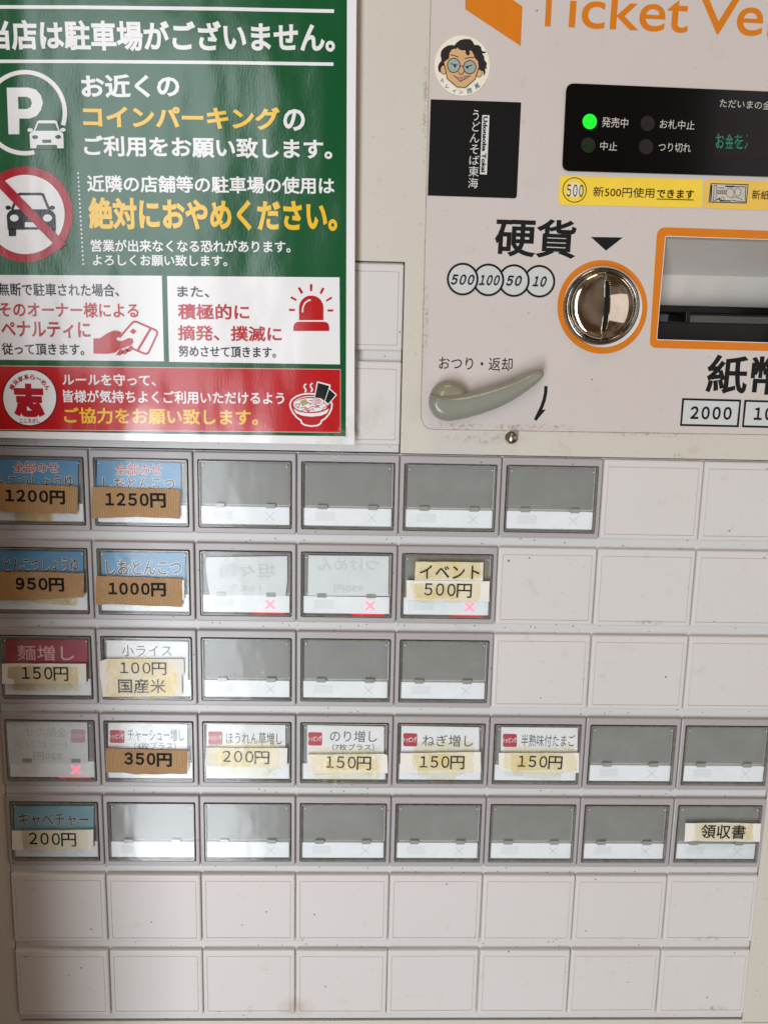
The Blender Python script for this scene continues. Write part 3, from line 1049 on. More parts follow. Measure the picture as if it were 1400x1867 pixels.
# round sticker with a drawn face
s4 = sheet('round_sticker', [ell(842.4, 119.6, 50.4, 54.9, 64)], simple('cream_sticker', (236, 226, 204), 0.45, vary=0.03), YS, None, thick=0.0002)
tag(s4, 'round cream sticker with a drawn smiling face in round glasses', 'sticker')
k = crop(780, 50, 11.667)
SKIN = simple('drawn_skin', (212, 168, 116), 0.5)
HAIR = simple('drawn_hair', (30, 18, 18), 0.5)
LINE = simple('drawn_line', (52, 18, 22), 0.5)
GLASS = simple('drawn_lens', (150, 168, 158), 0.5)
MOUTHP = simple('drawn_mouth', (190, 140, 140), 0.5)
BLUEI = simple('blue_print', (70, 108, 140), 0.5)
hair = k((280, 965), (225, 930), (212, 840), (235, 770), (290, 700), (268, 600), (280, 510), (330, 440), (420, 385), (510, 372), (565, 385), (600, 330), (680, 270), (780, 245), (890, 250), (945, 290), (985, 370), (1070, 375), (1125, 415), (1145, 500), (1200, 515), (1250, 515), (1210, 545), (1150, 555), (1195, 620), (1200, 690), (1250, 760), (1240, 840), (1255, 880), (1215, 870), (1222, 960), (1190, 1035), (1175, 940), (1120, 900), (1000, 900), (400, 900))
sheet('drawn_hair', [hair], HAIR, YS - 0.0002, s4)
for e in ((335, 900, 62, 88), (1085, 975, 62, 75)):
    c = k((e[0], e[1]))[0]
    sheet('drawn_ear', [ell(c[0], c[1], e[2] / 11.667 + 1, e[3] / 11.667 + 1, 24)], LINE, YS - 0.00025, s4)
    sheet('drawn_ear', [ell(c[0], c[1], e[2] / 11.667, e[3] / 11.667, 24)], SKIN, YS - 0.0003, s4)
face = k((335, 740), (450, 660), (455, 560), (500, 480), (560, 455), (600, 460), (635, 425), (660, 470), (720, 490), (800, 490), (800, 560), (850, 605), (890, 570), (880, 490), (930, 500), (975, 590), (1000, 650), (1060, 720), (1080, 850), (1000, 1100), (800, 1275), (620, 1265), (410, 1085))
sheet('drawn_face', [face], SKIN, YS - 0.0004, s4)
stroke('drawn_line', k((335, 745), (375, 900), (410, 1085), (620, 1265), (800, 1275), (1000, 1100), (1082, 850)), 1.5, LINE, YS - 0.0005, s4)
stroke('drawn_line', k((470, 578), (560, 600), (650, 632)), 1.5, LINE, YS - 0.0005, s4)
stroke('drawn_line', k((780, 660), (900, 640), (1000, 632)), 1.5, LINE, YS - 0.0005, s4)
for (cx, cy, rx, ry) in ((548, 808, 142, 160), (886, 845, 142, 150)):
    c = k((cx, cy))[0]
    sheet('drawn_lens', [ell(c[0], c[1], rx / 11.667, ry / 11.667, 36)], LINE, YS - 0.0005, s4)
    sheet('drawn_lens', [ell(c[0], c[1], rx / 11.667 - 1.6, ry / 11.667 - 1.6, 36)], GLASS, YS - 0.0006, s4)
stroke('drawn_line', k((690, 822), (745, 825)), 1.6, LINE, YS - 0.0005, s4)
stroke('drawn_line', k((475, 770), (550, 785), (628, 800)), 1.5, LINE, YS - 0.0007, s4)
stroke('drawn_line', k((795, 828), (870, 822), (945, 798)), 1.5, LINE, YS - 0.0007, s4)
for cx, cy in ((572, 822), (835, 846)):
    c = k((cx, cy))[0]
    sheet('drawn_eye', [ell(c[0], c[1], 2.2, 2.6, 16)], LINE, YS - 0.0007, s4)
stroke('drawn_line', k((650, 940), (665, 985), (700, 1000), (735, 985), (750, 950), (775, 935)), 1.4, LINE, YS - 0.0005, s4)
sheet('drawn_mouth', [k((515, 1000), (600, 1045), (685, 1070), (780, 1035), (920, 1022), (690, 1160))], LINE, YS - 0.0005, s4)
sheet('drawn_mouth', [k((580, 1045), (685, 1080), (780, 1045), (870, 1035), (688, 1140))], MOUTHP, YS - 0.0006, s4)
for ch, cx, cy, a in (('ト', 318, 1140, -48), ('レ', 418, 1262, -35), ('イ', 562, 1352, -18), ('ン', 702, 1372, -2), ('西', 878, 1348, 14), ('尾', 1040, 1245, 33)):
    w = 105 if ch in '西尾' else 80
    ca, sa = math.cos(math.radians(a)), math.sin(math.radians(a))
    p0 = k((cx - ca * w / 2 - sa * -w / 2 * -1, cy + sa * w / 2 + ca * w / 2))[0]
    p0 = k((cx - ca * w / 2 + sa * w / 2, cy + sa * w / 2 + ca * w / 2))[0]
    p1 = k((cx + ca * w / 2 + sa * w / 2, cy - sa * w / 2 + ca * w / 2))[0]
    lettering(s4, ch, p0, p1, w / 11.667, BLUEI, YS - 0.0003, bold=0.02)

# ------------------------------------------------------------------ parking poster
YP = -0.0085
PW = poster_ink('poster_white', (236, 233, 231), 0.02)
PG = poster_ink('poster_green', (16, 84, 44))
PR = poster_ink('poster_red', (186, 22, 26))
PR2 = poster_ink('poster_red_ring', (172, 20, 36))
PY = poster_ink('poster_yellow', (240, 190, 36), 0.03)
PK = poster_ink('poster_black', (26, 28, 30))
PC = poster_ink('poster_cream', (232, 190, 160))
PM = poster_ink('poster_menma', (196, 190, 120))
poster = sheet('parking_poster', [[(-34, -70), (652, -70), (650, 0), (647, 400), (646, 811), (300, 804.5), (-34, 797)]], PW, YP, None, thick=0.0006)
tag(poster, 'green, white and red parking notice poster taped over the upper left of the machine', 'poster')
E1, E2, E3, E4, E5 = (YP - 0.00015 * i for i in range(1, 6))
sheet('green_field', [[(-34, -70), (635, -70), (632.5, 0), (631.5, 400), (630.5, 795.5), (300, 791), (-34, 785)]], PG, E1, poster)
stroke('rule_line', [(-34, 12.5), (150, 13.2), (400, 16), (609, 20.3)], 6.6, PW, E2, poster)
stroke('rule_line', [(-34, 111.7), (150, 112), (400, 114), (608, 117)], 6.2, PW, E2, poster)
lettering(poster, '当店は駐車場がございません。', (-21, 91.5), (611, 96.5), 57, PW, E2, bold=0.032)
lettering(poster, 'お近くの', (150, 179), (328.6, 178), 43, PW, E2, bold=0.032)
lettering(poster, 'コインパーキング', (153, 233), (511, 237.5), 42, PY, E2, bold=0.036)
lettering(poster, 'の', (517, 238.5), (556.3, 239), 40, PW, E2, bold=0.03)
lettering(poster, 'ご利用をお願い致します。', (154.6, 285), (606, 291.5), 38.5, PW, E2, bold=0.028)
lettering(poster, '近隣の店舗等の駐車場の使用は', (160, 350.5), (610, 354.5), 31.5, PW, E2, bold=0.023)
lettering(poster, '絶対におやめください。', (163.6, 418), (615, 422.5), 59, PY, E2, bold=0.038)
lettering(poster, '営業が出来なくなる恐れがあります。', (167, 459), (530, 461), 22.5, PW, E2, bold=0.019)
lettering(poster, 'よろしくお願い致します。', (170, 484.5), (415, 486), 21, PW, E2, bold=0.019)
# parking sign
sheet('parking_ring', [ell(46, 205.5, 77, 78, 60, -18, 284) + list(reversed(ell(46, 205.5, 69, 70, 60, -18, 284)))], PW, E2, poster)
k = crop(0, 110, 4.787)
sheet('parking_letter', [k((62, 238), (260, 238), (320, 258), (360, 305), (378, 370), (362, 435), (325, 485), (265, 508), (172, 508), (172, 645), (78, 645)), k((160, 318), (164, 425), (240, 425), (270, 408), (282, 372), (270, 336), (240, 318))], PW, E2, poster)


def car(body, win, lights, plate, mirrors, dark, light, lay):
    sheet('car_icon', [body], dark, lay, poster)
    for piece in [win, plate] + lights:
        sheet('car_icon', [piece], light, lay - 0.0001, poster)
    for m_ in mirrors:
        sheet('car_icon', [m_], dark, lay, poster)


kE = lambda cx, cy, rx, ry: ell(*k((cx, cy))[0], rx / 4.787, ry / 4.787, 20)
halo = [(x + (2.0 if x > 87 else -2.0), y + (2.0 if y > 245 else -2.5)) for x, y in k((262, 640), (300, 605), (330, 530), (345, 521), (480, 521), (497, 530), (520, 605), (558, 640), (562, 768), (265, 768))]
sheet('car_icon_gap', [halo], PG, E3, poster)
car(rquad(k((262, 640), (298, 612), (330, 530), (345, 524), (480, 524), (497, 530), (522, 612), (555, 640), (560, 768), (505, 768), (500, 738), (325, 738), (320, 768), (268, 768)), 1.0, 2),
    k((310, 614), (338, 549), (485, 549), (512, 614)), [kE(310, 670, 26, 17), kE(510, 668, 26, 17)], k((373, 692), (450, 692), (450, 720), (373, 720)), [kE(266, 608, 24, 17), kE(552, 607, 24, 17)], PW, PG, E4)
# no parking sign
sheet('no_parking_disc', [ell(47.5, 391, 86, 87.3, 72)], PR2, E2, poster)
sheet('no_parking_disc', [ell(47.5, 391, 71, 72.3, 72)], PW, E3, poster)
stroke('car_icon', k((108, 1302), (163, 1172), (180, 1166), (360, 1166), (378, 1172), (430, 1302)), 4.6, PK, E4, poster)
car(rquad(k((62, 1350), (80, 1320), (110, 1300), (435, 1300), (465, 1318), (487, 1350), (493, 1476), (70, 1478)), 1.5, 2), k((230, 1455), (232, 1456), (231, 1457)),
    [kE(128, 1376, 38, 30), kE(418, 1376, 40, 32)], k((220, 1413), (345, 1413), (345, 1456), (220, 1456)), [kE(75, 1286, 24, 19), kE(458, 1286, 24, 19)], PK, PW, E4)
sheet('car_icon', [rquad(k((76, 1470), (144, 1470), (144, 1535), (80, 1535)), 2, 2)], PK, E4, poster)
sheet('car_icon', [k((425, 1470), (490, 1470), (488, 1500), (460, 1535), (425, 1535))], PK, E4, poster)
stroke('no_parking_bar', [(-6, 325.5), (115, 450)], 16.5, PR2, E4 - 0.0002, poster)
for i in range(22):
    t = i / 21
    sheet('dot', [ell(143 + 9.5 * t, 316 + 165.5 * t, 1.7, 1.7, 10)], PW, E2, poster)
# lower white panels
sheet('white_panel', [[(-34, 501), (295.6, 502.7), (299.4, 658.8), (-34, 655.5)]], PW, E2, poster)
sheet('white_panel', [[(305, 503.2), (619, 505.6), (620, 664.4), (308.8, 659.7)]], PW, E2, poster)
lettering(poster, '無断で駐車された場合、', (-2, 539.5), (218, 541.5), 24, PK, E3, bold=0.017)
lettering(poster, 'そのオーナー様による', (0, 578), (253.6, 580), 28, PR, E3, bold=0.022)
lettering(poster, 'ペナルティに', (3.8, 615), (166, 617), 30, PR, E3, bold=0.024)
lettering(poster, '従って頂きます。', (4.7, 647), (154.6, 648.3), 22, PK, E3, bold=0.02)
lettering(poster, 'また、', (324, 541.5), (382, 542.5), 20, PK, E3, bold=0.02)
lettering(poster, '積極的に', (325, 582.5), (455, 583.5), 29, PR, E3, bold=0.024)
lettering(poster, '摘発、撲滅に', (325, 621), (514, 623.5), 28.5, PR, E3, bold=0.024)
lettering(poster, '努めさせて頂きます。', (326, 650.5), (503.5, 653), 21, PK, E3, bold=0.02)
k = crop(0, 480, 4.375)
stroke('card_icon', k((955, 592), (1050, 482), (1068, 466), (1090, 466), (1240, 532), (1256, 548), (1254, 568), (1190, 706), (1174, 722), (1152, 720), (1040, 672)), 3.6, PR, E3, poster)
stroke('card_icon', k((1205, 518), (1100, 695)), 4.2, PR, E3 - 0.00005, poster)
sheet('card_icon', [k((1062, 520), (1092, 542), (1066, 566), (1036, 546))], PR, E3, poster)
sheet('hand_icon', [k((748, 600), (800, 598), (850, 562), (905, 537), (940, 537), (972, 552), (945, 590), (926, 600), (940, 616), (975, 622), (1030, 595), (1058, 602), (1066, 628), (1052, 650), (1000, 672), (960, 685), (920, 712), (860, 722), (748, 720))], PR, E4, poster)
for dx, dy in ((0, 0), (40, -8), (78, -28)):
    sheet('hand_icon', [k((928 + dx, 728 + dy), (958 + dx, 690 + dy), (975 + dx, 684 + dy), (990 + dx, 706 + dy), (960 + dx, 736 + dy))], PR, E4, poster)
k = crop(500, 480, 5.185)
sheet('siren_icon', [k((235, 538), (235, 420), *[(350 + 115 * math.cos(math.radians(180 - a)), 420 - 115 * math.sin(math.radians(180 - a))) for a in range(10, 180, 10)], (465, 420), (465, 538))], PR, E3, poster)
sheet('siren_icon', [rquad(k((182, 640), (182, 553), (520, 553), (520, 640)), [0, 11, 11, 0], 6)], PR, E3, poster)
stroke('siren_icon', k((268, 465), (270, 420), (290, 375), (320, 353), (346, 346)), 2.6, PW, E4, poster)
for q in (((140, 430), (195, 431), (195, 452), (140, 451)), ((163, 312), (214, 340), (205, 358), (152, 328)), ((223, 235), (243, 224), (274, 278), (255, 292)), ((336, 198), (362, 198), (358, 264), (340, 264)), ((428, 282), (455, 228), (476, 238), (446, 293)), ((486, 350), (540, 315), (549, 332), (496, 362)), ((504, 437), (558, 437), (558, 456), (504, 456))):
    sheet('siren_ray', [k(*q)], PR, E3, poster)
# red band
sheet('red_band_edge', [[(-34, 666), (621.2, 673), (621.2, 789), (-34, 783.6)]], PC, E2, poster)
sheet('red_band', [[(-34, 667.2), (620.2, 674.2), (620.2, 787.8), (-34, 782.4)]], PR, E3, poster)
sheet('shop_emblem', [ell(54.9, 725, 50, 52, 56)], PK, E4, poster)
sheet('shop_emblem', [ell(54.9, 725, 48.2, 50.2, 56)], PW, E4 - 0.0001, poster)
lettering(poster, '志', (27, 760), (83, 761), 61, PR2, E5 - 0.0001, bold=0.068)
for i, ch in enumerate('横浜家系らーめん'):
    a = math.radians(153 - i * 18.0)
    cx, cy, w = 54.9 + 36 * math.cos(a), 722 - 35 * math.sin(a), 9.5
    t = a - math.pi / 2
    ux, uy = math.cos(t), -math.sin(t)
    vx, vy = -math.sin(t), -math.cos(t)
    hh = w if ch != 'ー' else 2.2
    lettering(poster, ch, (cx - ux * w / 2 - vx * hh / 2, cy - uy * w / 2 - vy * hh / 2), (cx + ux * w / 2 - vx * hh / 2, cy + uy * w / 2 - vy * hh / 2), hh, PR2, E5 - 0.0001, bold=0.03)
lettering(poster, 'こころざし', (37, 771), (73.6, 771.3), 8.2, PR2, E5 - 0.0001, bold=0.03)
lettering(poster, 'ルールを守って、', (114.6, 702.5), (285, 704), 21.5, PW, E4, bold=0.02)
lettering(poster, '皆様が気持ちよくご利用いただけるよう', (115.5, 734), (518.6, 738), 23.5, PW, E4, bold=0.019)
lettering(poster, 'ご協力をお願い致します。', (118, 772), (471, 776), 29.5, PY, E4, bold=0.022)
k = crop(500, 680, 10)
stroke('bowl_icon', k((745, 385), (620, 377), (500, 392), (400, 430), (320, 490), (288, 560), (300, 640), (345, 730), (410, 810), (492, 868), (500, 912), (560, 950), (680, 970), (800, 955), (852, 915), (862, 872), (930, 830), (1000, 750), (1045, 650), (1055, 570), (1035, 525)), 2.8, PW, E4, poster)
stroke('bowl_icon', k((750, 430), (620, 430), (500, 448), (410, 490), (350, 545)), 1.4, PW, E4, poster)
sheet('noodle_icon', [ell(566.5, 738.5, 31.5, 12.5, 40)], PW, E4, poster)
sheet('bowl_icon', [k((345, 640), (450, 700), (560, 722), (670, 730), (800, 720), (900, 695), (1002, 640), (965, 730), (850, 780), (680, 797), (520, 780), (400, 735))], PW, E4, poster)
stroke('bowl_icon', k((345, 640), (450, 698), (560, 720), (670, 728), (800, 718), (900, 693), (1000, 640)), 1.1, PR, E5, poster)
for pts in (((370, 620), (400, 570), (470, 560), (440, 640), (400, 600)), ((480, 640), (560, 620), (620, 660), (680, 610), (760, 620)), ((500, 690), (560, 660), (640, 690), (700, 650), (730, 690)), ((620, 540), (680, 560), (640, 580)), ((760, 600), (830, 640), (800, 600), (750, 640)), ((870, 680), (900, 630), (960, 610), (980, 650)), ((560, 640), (600, 690), (640, 705)), ((900, 540), (960, 590), (985, 610)), ((640, 505), (700, 500))):
    stroke('noodle_icon', k(*pts), 1.3, PR, E5, poster)
sheet('menma_icon', [k((460, 512), (572, 478), (625, 560), (508, 608))], PM, E5, poster)
for i in range(4):
    stroke('menma_icon', k((490 + i * 28, 505 - i * 8), (535 + i * 28, 590 - i * 9)), 0.7, PK, E5 - 0.0001, poster)
sheet('nori_icon', [rquad(k((778, 150), (1032, 215), (1018, 285), (1148, 395), (975, 595), (925, 530), (728, 450)), 2, 3)], PW, E5, poster)
sheet('nori_icon', [k((797, 180), (1003, 237), (920, 500), (742, 442))], PK, E5 - 0.0001, poster)
sheet('nori_icon', [k((1000, 295), (1120, 400), (985, 560), (928, 512))], PK, E5 - 0.0001, poster)
sheet('naruto_icon', [ell(580, 732.5, 10.8, 7.4, 30)], PR, E5 - 0.0002, poster)
sheet('naruto_icon', [ell(580, 732.3, 10, 6.6, 30)], PW, E5 - 0.0003, poster)
stroke('naruto_icon', [(580 + (0.5 + t * 0.24) * math.cos(t * 0.55), 732.2 - (0.4 + t * 0.16) * math.sin(t * 0.55)) for t in range(0, 32)], 0.9, PR, E5 - 0.0004, poster)
for dx, dy in ((0, 0), (115, -12)):
    stroke('steam_icon', k((585 + dx, 198 + dy), (550 + dx, 225 + dy), (545 + dx, 260 + dy), (575 + dx, 295 + dy), (580 + dx, 325 + dy), (555 + dx, 355 + dy)), 2.6, PW, E4, poster)

# ------------------------------------------------------------------ cards in the buttons and paper price tags
YC = 0.0009           # cards, behind the clear covers
YT = -0.0011          # tags, on the covers
BLUE = simple('card_blue', (74, 138, 180), 0.4, vary=0.06, scale=40)
CRIM = simple('card_crimson', (150, 30, 52), 0.4, vary=0.05)
TEAL = simple('card_teal', (112, 160, 174), 0.4, vary=0.05)
CWHITE = simple('card_white', (232, 232, 230), 0.45, vary=0.02)
CBACK = simple('card_back', (218, 222, 222), 0.45, vary=0.03)
GHOST = simple('show_through', (204, 208, 208), 0.5, vary=0.02)
GHOST2 = simple('show_through_grey', (200, 199, 194), 0.5, vary=0.02)
REDT = simple('card_red_text', (186, 52, 66), 0.5)
WT = simple('card_white_text', (236, 234, 224), 0.5)
INK = simple('card_ink', (38, 38, 40), 0.5)
THIN = simple('card_grey_ink', (74, 74, 76), 0.5)
PINKT = simple('card_pink_text', (226, 170, 168), 0.5)
BADGE = simple('badge_red', (180, 38, 60), 0.45)
BADGE2 = simple('badge_pale', (196, 160, 160), 0.45)
TAGW = simple('tag_paper', (234, 228, 216), 0.5, vary=0.03)
KRAFT = kraft('brown_ribbed_tape')
PEN = marker('felt_pen')
YTAPE = tape('yellowed_tape', (242, 218, 142), 0.36, 0.0006, 0.05)
YTAPE2 = tape('pale_yellowed_tape', (242, 226, 158), 0.24, 0.0006, 0.03)
CTAPE = tape('clear_tape', (232, 228, 206), 0.12, 0.0007, 0.015)
TAGTXT = simple('tag_ink', (14, 12, 12), 0.6, 0.2)


def outlined(parent, s, p0, p1, h, m_in, y, b_out=0.05):
    """coloured letters with a white outline"""
    w = (p1[0] - p0[0]) / len(s) * b_out
    lettering(parent, s, (p0[0] - w, p0[1] + w), (p1[0] + w, p1[1] + w), h + 2 * w, WT, y, bold=b_out + 0.004)
    lettering(parent, s, p0, p1, h, m_in, y - 0.00015, bold=0.012)


def card(q, mat, label, cat='menu card', group=None):
    o = sheet('menu_card', [q], mat, YC, None, thick=0.0002)
    return tag(o, label, cat, group)


def price(q, label, mat=TAGW, y=YT, name='price_tag', cat='price tag', edge=0.35):
    o = sheet(name, [rough_edge(q, edge, 14)], mat, y, None, thick=0.0002)
    return tag(o, label, cat)


def strip(parent, q, mat, y, edge=1.6):
    return sheet('tape', [rough_edge(q, edge, 5)], mat, y, parent)


C1 = YC - 0.00015
T1 = YT - 0.00015
T2 = YT - 0.00035
# row 1
o = card([(-24, 836.5), (142.5, 840), (142.5, 915), (-24, 910)], BLUE, 'blue menu card with a red first line, in the top left button')
outlined(o, '全部のせ', (24.5, 861.5), (107.5, 862.5), 20, REDT, C1)
outlined(o, 'とんこつしょうゆ', (-24, 889), (136.5, 889), 22, INK, C1, 0.04)
o = price([(28, 930), (97, 930), (94, 954), (28, 949)], 'yellow scrap of tape hanging below the 1200 yen tape', YTAPE, YT, 'tape_scrap', 'tape', 0.5)
o = price([(-26, 881), (60, 883.5), (142, 887), (141, 937), (70, 935), (28, 933), (-26, 930)], 'brown ribbed tape with a felt-pen price on the top left button', KRAFT, T1, 'price_tape', 'price tape', 0.6)
lettering(o, '１２００円', (11, 916.5), (119.5, 920), 25, PEN, T1 - 0.0002, bold=0.035, spacing=0.68)
o = card([(177.7, 838.7), (330, 844.5), (330, 915), (176, 912)], BLUE, 'glossier blue menu card with a red first line, second in the top row')
outlined(o, '全部のせ', (211, 865.5), (295, 866.5), 20, REDT, C1)
outlined(o, 'しおとんこつ', (189, 894), (319, 894.5), 24, INK, C1, 0.045)
o = price([(168.7, 888), (250, 890), (328.5, 892), (328, 946), (250, 942), (168, 945.5)], 'brown ribbed tape with a felt-pen price on the second button of the top row', KRAFT, T1, 'price_tape', 'price tape', 0.6)
lettering(o, '１２５０円', (193, 924.5), (303, 926), 26.5, PEN, T1 - 0.0002, bold=0.03, spacing=0.68)
# row 2
o = card([(1, 1003.5), (152.3, 1006), (152.3, 1072), (1, 1070)], BLUE, 'blue menu card with one outlined line at the left end of the second row')
outlined(o, 'とんこつしょうゆ', (9, 1044.5), (144.5, 1043.5), 27, INK, C1, 0.04)
o = price([(48, 1092), (95, 1088), (138, 1090), (139, 1105), (95, 1101), (60, 1098)], 'torn yellow tape wedge below the 950 yen tape', YTAPE, YT, 'tape_scrap', 'tape', 0.5)
o = price([(-12, 1043), (70, 1043), (153.6, 1045), (153.6, 1089), (92, 1091.6), (51, 1095), (-12, 1094)], 'brown ribbed tape with a felt-pen price at the left end of the second row', KRAFT, T1, 'price_tape', 'price tape', 0.6)
lettering(o, '９５０円', (30, 1077.5), (118, 1079), 25, PEN, T1 - 0.0002, bold=0.035, spacing=0.68)
o = card([(188, 1007), (338.6, 1008), (338, 1080), (186, 1076)], BLUE, 'glossy blue menu card with one outlined line reading しおとんこつ in the second row')
outlined(o, 'しおとんこつ', (195, 1048.5), (331.5, 1048.5), 27, INK, C1, 0.045)
o = price([(188, 1068), (336.6, 1057), (336.2, 1094), (190, 1096)], 'white paper strip peeking out right of the 1000 yen tape', TAGW, YT, 'paper_strip', 'paper')
strip(o, [(232, 1094), (296, 1098), (295, 1110), (250, 1106)], YTAPE2, YT - 0.00005)
o = price([(175.7, 1050), (250, 1052), (332, 1055), (332, 1106.5), (239, 1103.6), (207, 1101.4), (175, 1103)], 'brown ribbed tape with a felt-pen price beside two backwards cards in the second row', KRAFT, T2, 'price_tape', 'price tape', 0.6)
lettering(o, '１０００円', (199, 1086.5), (303, 1088), 25, PEN, T2 - 0.0002, bold=0.034, spacing=0.68)
o = card([(375.7, 1017.4), (379, 1015.7), (438.6, 1015), (523, 1014), (524, 1023), (524, 1058.6), (520.7, 1086), (383, 1085), (379, 1065.7), (375.7, 1037)], CBACK, 'curled white card turned backwards, its lettering showing through mirrored, third in the second row')
lettering(o, '坦々麺', (401, 1053), (503, 1053.5), 26.5, GHOST, C1, bold=0.012, mirror=True)
lettering(o, '1,000円', (419, 1080), (475, 1080), 14, GHOST, C1, bold=0.012, mirror=True)
o = card([(562.6, 1012.6), (709, 1014), (708, 1086.5), (561.4, 1086)], CBACK, 'white card turned backwards with 930 yen showing through mirrored')
lettering(o, 'つけめん', (579, 1040.5), (690.7, 1041), 22, GHOST, C1, bold=0.01, mirror=True, spacing=1.05)
lettering(o, '930円', (608, 1080), (663, 1080), 13.5, GHOST, C1, bold=0.014, mirror=True)
o = price([(757.9, 1024), (881, 1025.4), (880, 1062), (755.7, 1060)], 'yellowed paper tag reading イベント above the 500 yen tag', TAGW, YT, 'name_tag', 'name tag')
lettering(o, 'イベント', (765, 1055), (873.6, 1056), 25, TAGTXT, T1, bold=0.012, spacing=1.1)
strip(o, [(746, 1014), (840, 1016), (888, 1018), (888, 1052), (750, 1058)], YTAPE2, T1 - 0.0001)
strip(o, [(758, 1022), (876, 1024), (874, 1058), (757, 1057)], YTAPE2, T1 - 0.0002)
o = price([(740.7, 1058), (892.6, 1060), (891.4, 1096.9), (740.7, 1094)], 'white paper tag reading 500 yen above a lit red cross', TAGW, T1 - 0.0004)
lettering(o, '５００円', (772.9, 1088), (859, 1090.5), 25.5, TAGTXT, T1 - 0.00055, bold=0.008, spacing=0.72)
strip(o, [(748, 1063), (877, 1063), (872, 1096), (820, 1101), (756, 1097)], YTAPE2, T1 - 0.0007)
strip(o, [(755, 1066), (840, 1064), (836, 1092), (756, 1092)], YTAPE2, T1 - 0.0008)
# row 3
o = card([(11.5, 1165.8), (159.5, 1165.8), (161, 1242), (11.5, 1240)], CRIM, 'crimson menu card with pale pink lettering above the 150 yen tag')
lettering(o, '麺増し', (33, 1204), (136, 1205), 28, PINKT, C1, bold=0.008, spacing=1.05)
o = price([(4, 1210), (157.4, 1210), (158, 1246.5), (4.7, 1247)], 'white 150 yen tag under the crimson menu card')
lettering(o, '１５０円', (41, 1240.5), (125.5, 1242), 25.5, TAGTXT, T1, bold=0.012, spacing=0.72)
strip(o, [(15, 1214), (143, 1216), (145, 1261), (26, 1260), (25.5, 1238), (15.5, 1236)], YTAPE, T1 - 0.0002)
o = card([(195, 1167.4), (343, 1170), (343, 1241), (195, 1240)], CWHITE, 'white menu card with thin grey lettering above the 100 yen tag')
lettering(o, '小ライス', (223.6, 1196.5), (313.6, 1196.8), 20.5, THIN, C1, spacing=1.1)
o = price([(182, 1205.7), (195.7, 1201.4), (335.7, 1201.4), (335.7, 1231), (182.9, 1236)], 'yellowed paper tag reading 100 yen', TAGW, YT)
lettering(o, '１００円', (220, 1230), (304, 1231), 23, TAGTXT, T1, bold=0.008, spacing=0.72)
o2 = price([(183.6, 1235.7), (332, 1230), (332, 1268.6), (188, 1270.7)], 'paper tag reading 国産米 taped below the 100 yen tag', TAGW, YT - 0.0001, 'name_tag', 'name tag')
lettering(o2, '国産米', (216.5, 1264), (303.6, 1264.5), 26.5, TAGTXT, T1 - 0.0001, bold=0.012)
strip(o2, [(194, 1204), (260, 1196), (310, 1209), (321, 1222), (326.4, 1254), (317, 1255), (317, 1271), (250, 1278), (194, 1271)], YTAPE, T1 - 0.0003)
strip(o2, [(260, 1235), (322, 1222), (326, 1254), (316, 1270), (258, 1270)], YTAPE2, T1 - 0.0004)
# row 4
def badge(parent, x0, y0, x1, y1, mat=BADGE, mirror=False):
    sheet('badge', [rquad([(x0, y0), (x1, y0 + 0.5), (x1, y1 + 0.5), (x0, y1)], 3.5, 4)], mat, C1, parent)
    lettering(parent, 'トッピング', (x0 + 0.8, (y0 + y1) / 2 + 5), (x1 - 0.8, (y0 + y1) / 2 + 4.5), 10, WT if not mirror else CBACK, C1 - 0.00015, bold=0.02, mirror=mirror)


o = card([(12, 1317), (17.6, 1315.8), (159.5, 1316.5), (161.5, 1391.8), (17.6, 1391), (15, 1388)], CBACK, 'white card turned backwards with a pale pink badge showing through')
lettering(o, '全部のせ', (47.5, 1342.5), (122.8, 1343.5), 17, GHOST2, C1, mirror=True)
lettering(o, 'トッピング', (27, 1363.5), (122.8, 1364.3), 14.5, GHOST2, C1, mirror=True)
lettering(o, '220円', (61.8, 1385), (115.4, 1385.5), 13.5, GHOST2, C1, bold=0.014, mirror=True)
badge(o, 130, 1330, 156, 1353.5, BADGE2, True)
o = card([(199, 1318), (342, 1321), (342, 1380), (197, 1378)], CWHITE, 'white menu card with a red badge, above the brown 350 yen tape')
badge(o, 200.6, 1331, 227.6, 1354.5)
lettering(o, 'チャーシュー増し', (234, 1351), (335.6, 1351.7), 22.5, THIN, C1)
lettering(o, '（4枚プラス）', (246, 1367), (321.4, 1367.5), 14, THIN, C1)
o = price([(196, 1370), (344.6, 1370), (344, 1405), (197, 1405)], 'white paper strip behind the 350 yen tape', TAGW, YT, 'paper_strip', 'paper')
strip(o, [(250, 1408), (304, 1408), (303, 1421), (252, 1418)], YTAPE2, YT - 0.00005)
o = price([(193, 1364.6), (342, 1368.4), (342, 1411), (249, 1412), (226, 1408.8), (193, 1408.3)], 'short brown ribbed tape with a felt-pen price under a card with a red badge', KRAFT, T2, 'price_tape', 'price tape', 0.6)
lettering(o, '３５０円', (227, 1396.5), (313.7, 1398.5), 25, PEN, T2 - 0.0002, bold=0.034, spacing=0.68)
